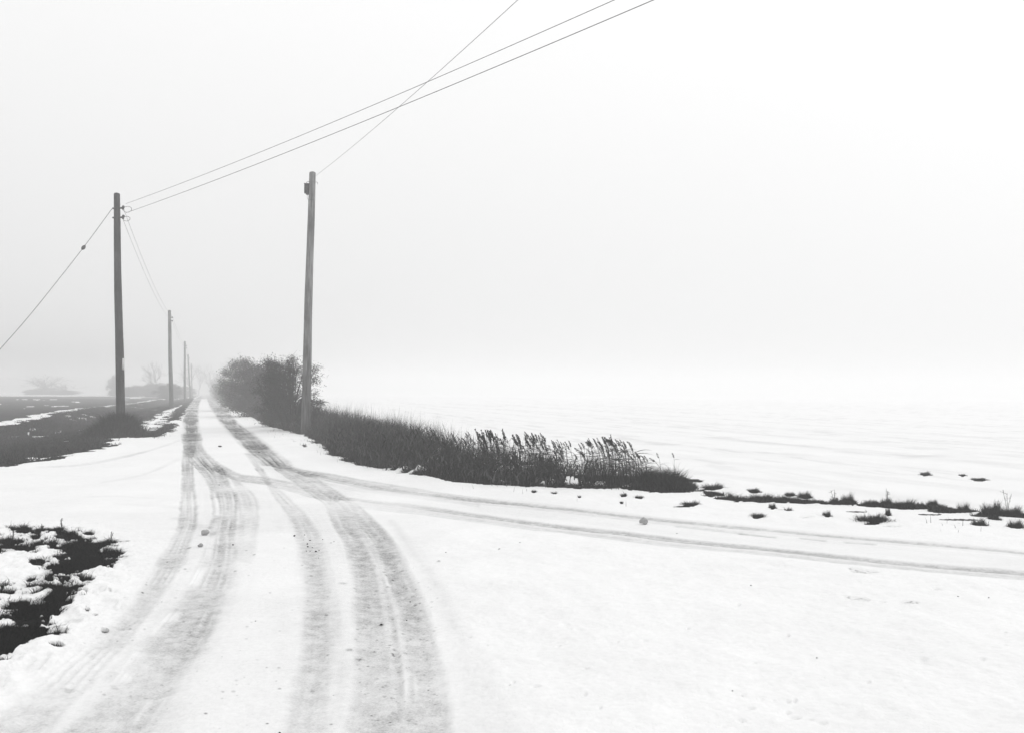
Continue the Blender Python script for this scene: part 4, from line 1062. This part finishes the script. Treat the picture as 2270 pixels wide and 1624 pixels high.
# ------------------------------------------------------------------ stones and lumps
def lump(seed, d, mat, name, flat=.7, tint=.5, sub=3):
    r = np.random.default_rng(seed)
    import bmesh
    bm = bmesh.new(); bmesh.ops.create_icosphere(bm, subdivisions=sub, radius=.5)
    V = np.array([v.co[:] for v in bm.verts]); Fc = np.array([[v.index for v in f.verts] for f in bm.faces]); bm.free()
    for _ in range(7):
        n = r.normal(0, 1, 3); n /= np.linalg.norm(n); dd = r.uniform(.3, .45)
        k = V @ n; V = V - np.clip(k - dd, 0, None)[:, None] * n
    V += .03 * np.sin(V[:, [1, 2, 0]] * 11 + seed)
    V = V * np.array([1, r.uniform(.7, 1), flat]) * np.array(d)
    return mesh_np(name, V, Fc, mat, None, {'tint': np.full(len(V), tint)}, True)
def put(o, x, y, sink, label, cat, group=None, rz=0):
    c = gp(x, y); zz = gz1(c); h = max(v.co.z for v in o.data.vertices)
    o.location = (c[0], c[1], zz + h * (1 - sink)); o.rotation_euler = (0, 0, rz)
    return tag(o, label, cat, group)
def size(px, x, y): return px / F * gp(x, y)[1]
# the egg shaped stone on the side road
o = lump(3, size(19, 1426, 1159), M_stone, 'stone', 1.0, .75)
for v in o.data.vertices:
    k = 1 - .5 * max(v.co.z / (size(19, 1426, 1159) * .5), 0); v.co.x = v.co.x * k + .02 * max(v.co.z, 0) / .1; v.co.y *= k
put(o, 1426, 1160, .15, 'pale grey egg shaped stone standing on the side road between its tracks', 'stone')
put(lump(5, size(19, 455, 1183), M_icy, 'snow_lump', .75, .1), 455, 1184, .25, 'larger wedge of dirty snow beside the left tyre tracks', 'snow lump', 'dirty snow lumps', .5)
put(lump(6, size(12, 444, 1210), M_stone, 'snow_lump', .75, .6), 444, 1211, .2, 'smaller dirty snow lump just in front of the larger wedge', 'snow lump', 'dirty snow lumps')
ST = [(652.5, 1187, 6.5, 'largest dark clod, left of the scattered group on the lane'), (675, 1184, 3, 'tiny clod at the back of the scattered group'), (687, 1195, 4, 'clod at the upper right of the scattered group'), (681, 1203, 5, 'dark clod in the middle of the scattered group'), (682, 1208, 5, 'dark clod just below the middle one of the group'), (692, 1209, 3, 'small clod right of the group middle'), (700, 1218, 5, 'dark clod at the lower right of the scattered group'), (679, 1217, 3, 'tiny clod at the lower left of the scattered group'), (687, 1217, 3, 'small clod at the bottom middle of the group'), (715, 1195, 2.6, 'lone tiny clod right of the scattered group'), (740, 1200, 2.6, 'lone tiny clod farthest right of the scattered group'), (707, 1216, 3, 'small clod beside the lower right one of the group'), (672, 1194, 2, 'minute crumb at the left of the group'), (706, 1232, 2.4, 'small crumb below the scattered group'),
      (620, 1621, 7, 'dark clod at the bottom edge of the lane snow'), (566, 1376, 3, 'tiny clod alone in the clean snow between the tracks'), (845, 1379, 6, 'dark clod in the right wheel track'), (988, 1226, 3, 'tiny dark clod right of the wheel tracks'), (901, 1367, 4, 'oblong crumb at the right edge of the wheel track'), (909, 1327, 3.5, 'small crumb in the upper right wheel track'), (1623, 1549, 3.5, 'tiny dark pebble in the snow near bottom right'), (1664, 1308, 3.5, 'tiny dark crumb on open snow below the side road'), (2123, 1326, 4, 'dark crumb on open snow at the right'), (2191, 1333, 3.5, 'tilted dark crumb farthest right on open snow'), (1810, 1477, 4, 'small dark crumb on open snow at lower right'), (1106, 1224, 6, 'thin dark twig scrap on the snow'), (1152, 1208, 3, 'tiny dark pebble just below the side road'), (1500, 1180, 3, 'tiny crumb beside the side road track'), (516, 1204, 5, 'dark crumb in the left wheel track'), (486, 1072, 3, 'tiny pebble where the tracks fork')]
for i, (x, y, px, lab) in enumerate(ST):
    o = lump(40 + i, size(px, x, y), M_clod, 'clod', .6, .3, 2)
    if 'twig' in lab: o.scale = (2.2, .4, .35)
    put(o, x, y, .3, lab, 'clod', 'dark clods and crumbs on the snow', random.uniform(0, 3))
# far debris lying in the right rut
for i, (x, y, px, lab) in enumerate([(574, 1000, 5, 'small dark clod at the right side of the dark rut'), (523, 958, 4, 'small dark clod in the middle of the dark rut'), (487, 990, 9, 'flat grey clod on the snow between the ruts')]):
    put(lump(90 + i, size(px, x, y), M_clod, 'clod', .45, .6, 2), x, y, .3, lab, 'clod', 'dark clods and crumbs on the snow')

# ------------------------------------------------------------------ dry weed stalks
def weed(x, y, h, label, seed):
    r = np.random.default_rng(seed); c = gp(x, y)
    m = MB()
    for k in range(3):
        e = np.array([r.normal(0, .12 * h), r.normal(0, .1 * h), h * r.uniform(.7, 1)])
        m.tube([[0, 0, -.02], e * .5 + r.normal(0, .02 * h, 3), e], [.004, .003, .002], 4, True, .3)
        for q in range(5):
            f = r.uniform(.35, 1); p = e * f; d = r.normal(0, .09 * h, 3); d[2] = abs(d[2]) * .6
            m.tube([p, p + d], [.0025, .0015], 3, True, .4)
            b = p + d; s = .003
            m.add([b + [s, 0, 0], b + [-s, 0, 0], b + [0, s, 0], b + [0, 0, 2 * s], b + [0, 0, -s]], None, [[0, 2, 3], [2, 1, 3], [0, 3, 1], [0, 4, 2], [2, 4, 1], [0, 1, 4]], .1)
    o = m.build('weed_stalk', M_reed, None, False); o.location = (c[0], c[1], gz1(c)); tag(o, label, 'weed', 'dry weed stalks')
weed(28, 1198, .22, 'dry forked weed stalk at the left end of the bare turf', 1)
weed(92, 1180, .10, 'short dry weed stalk at the back rim of the bare turf', 2)
weed(245, 1200, .10, 'thin dry weed stalk at the right corner of the bare turf', 3)
weed(137, 1176, .12, 'single upright weed stalk behind the bare turf', 4)
weed(2233, 1140, .35, 'branched dry weed rising above the big tufts at the far right', 5)
weed(1965, 1120, .25, 'thin dry weed above the spiky tuft of the field edge', 6)
weed(1850, 1116, .22, 'slender dry weed beside the narrow tuft of the field edge', 7)
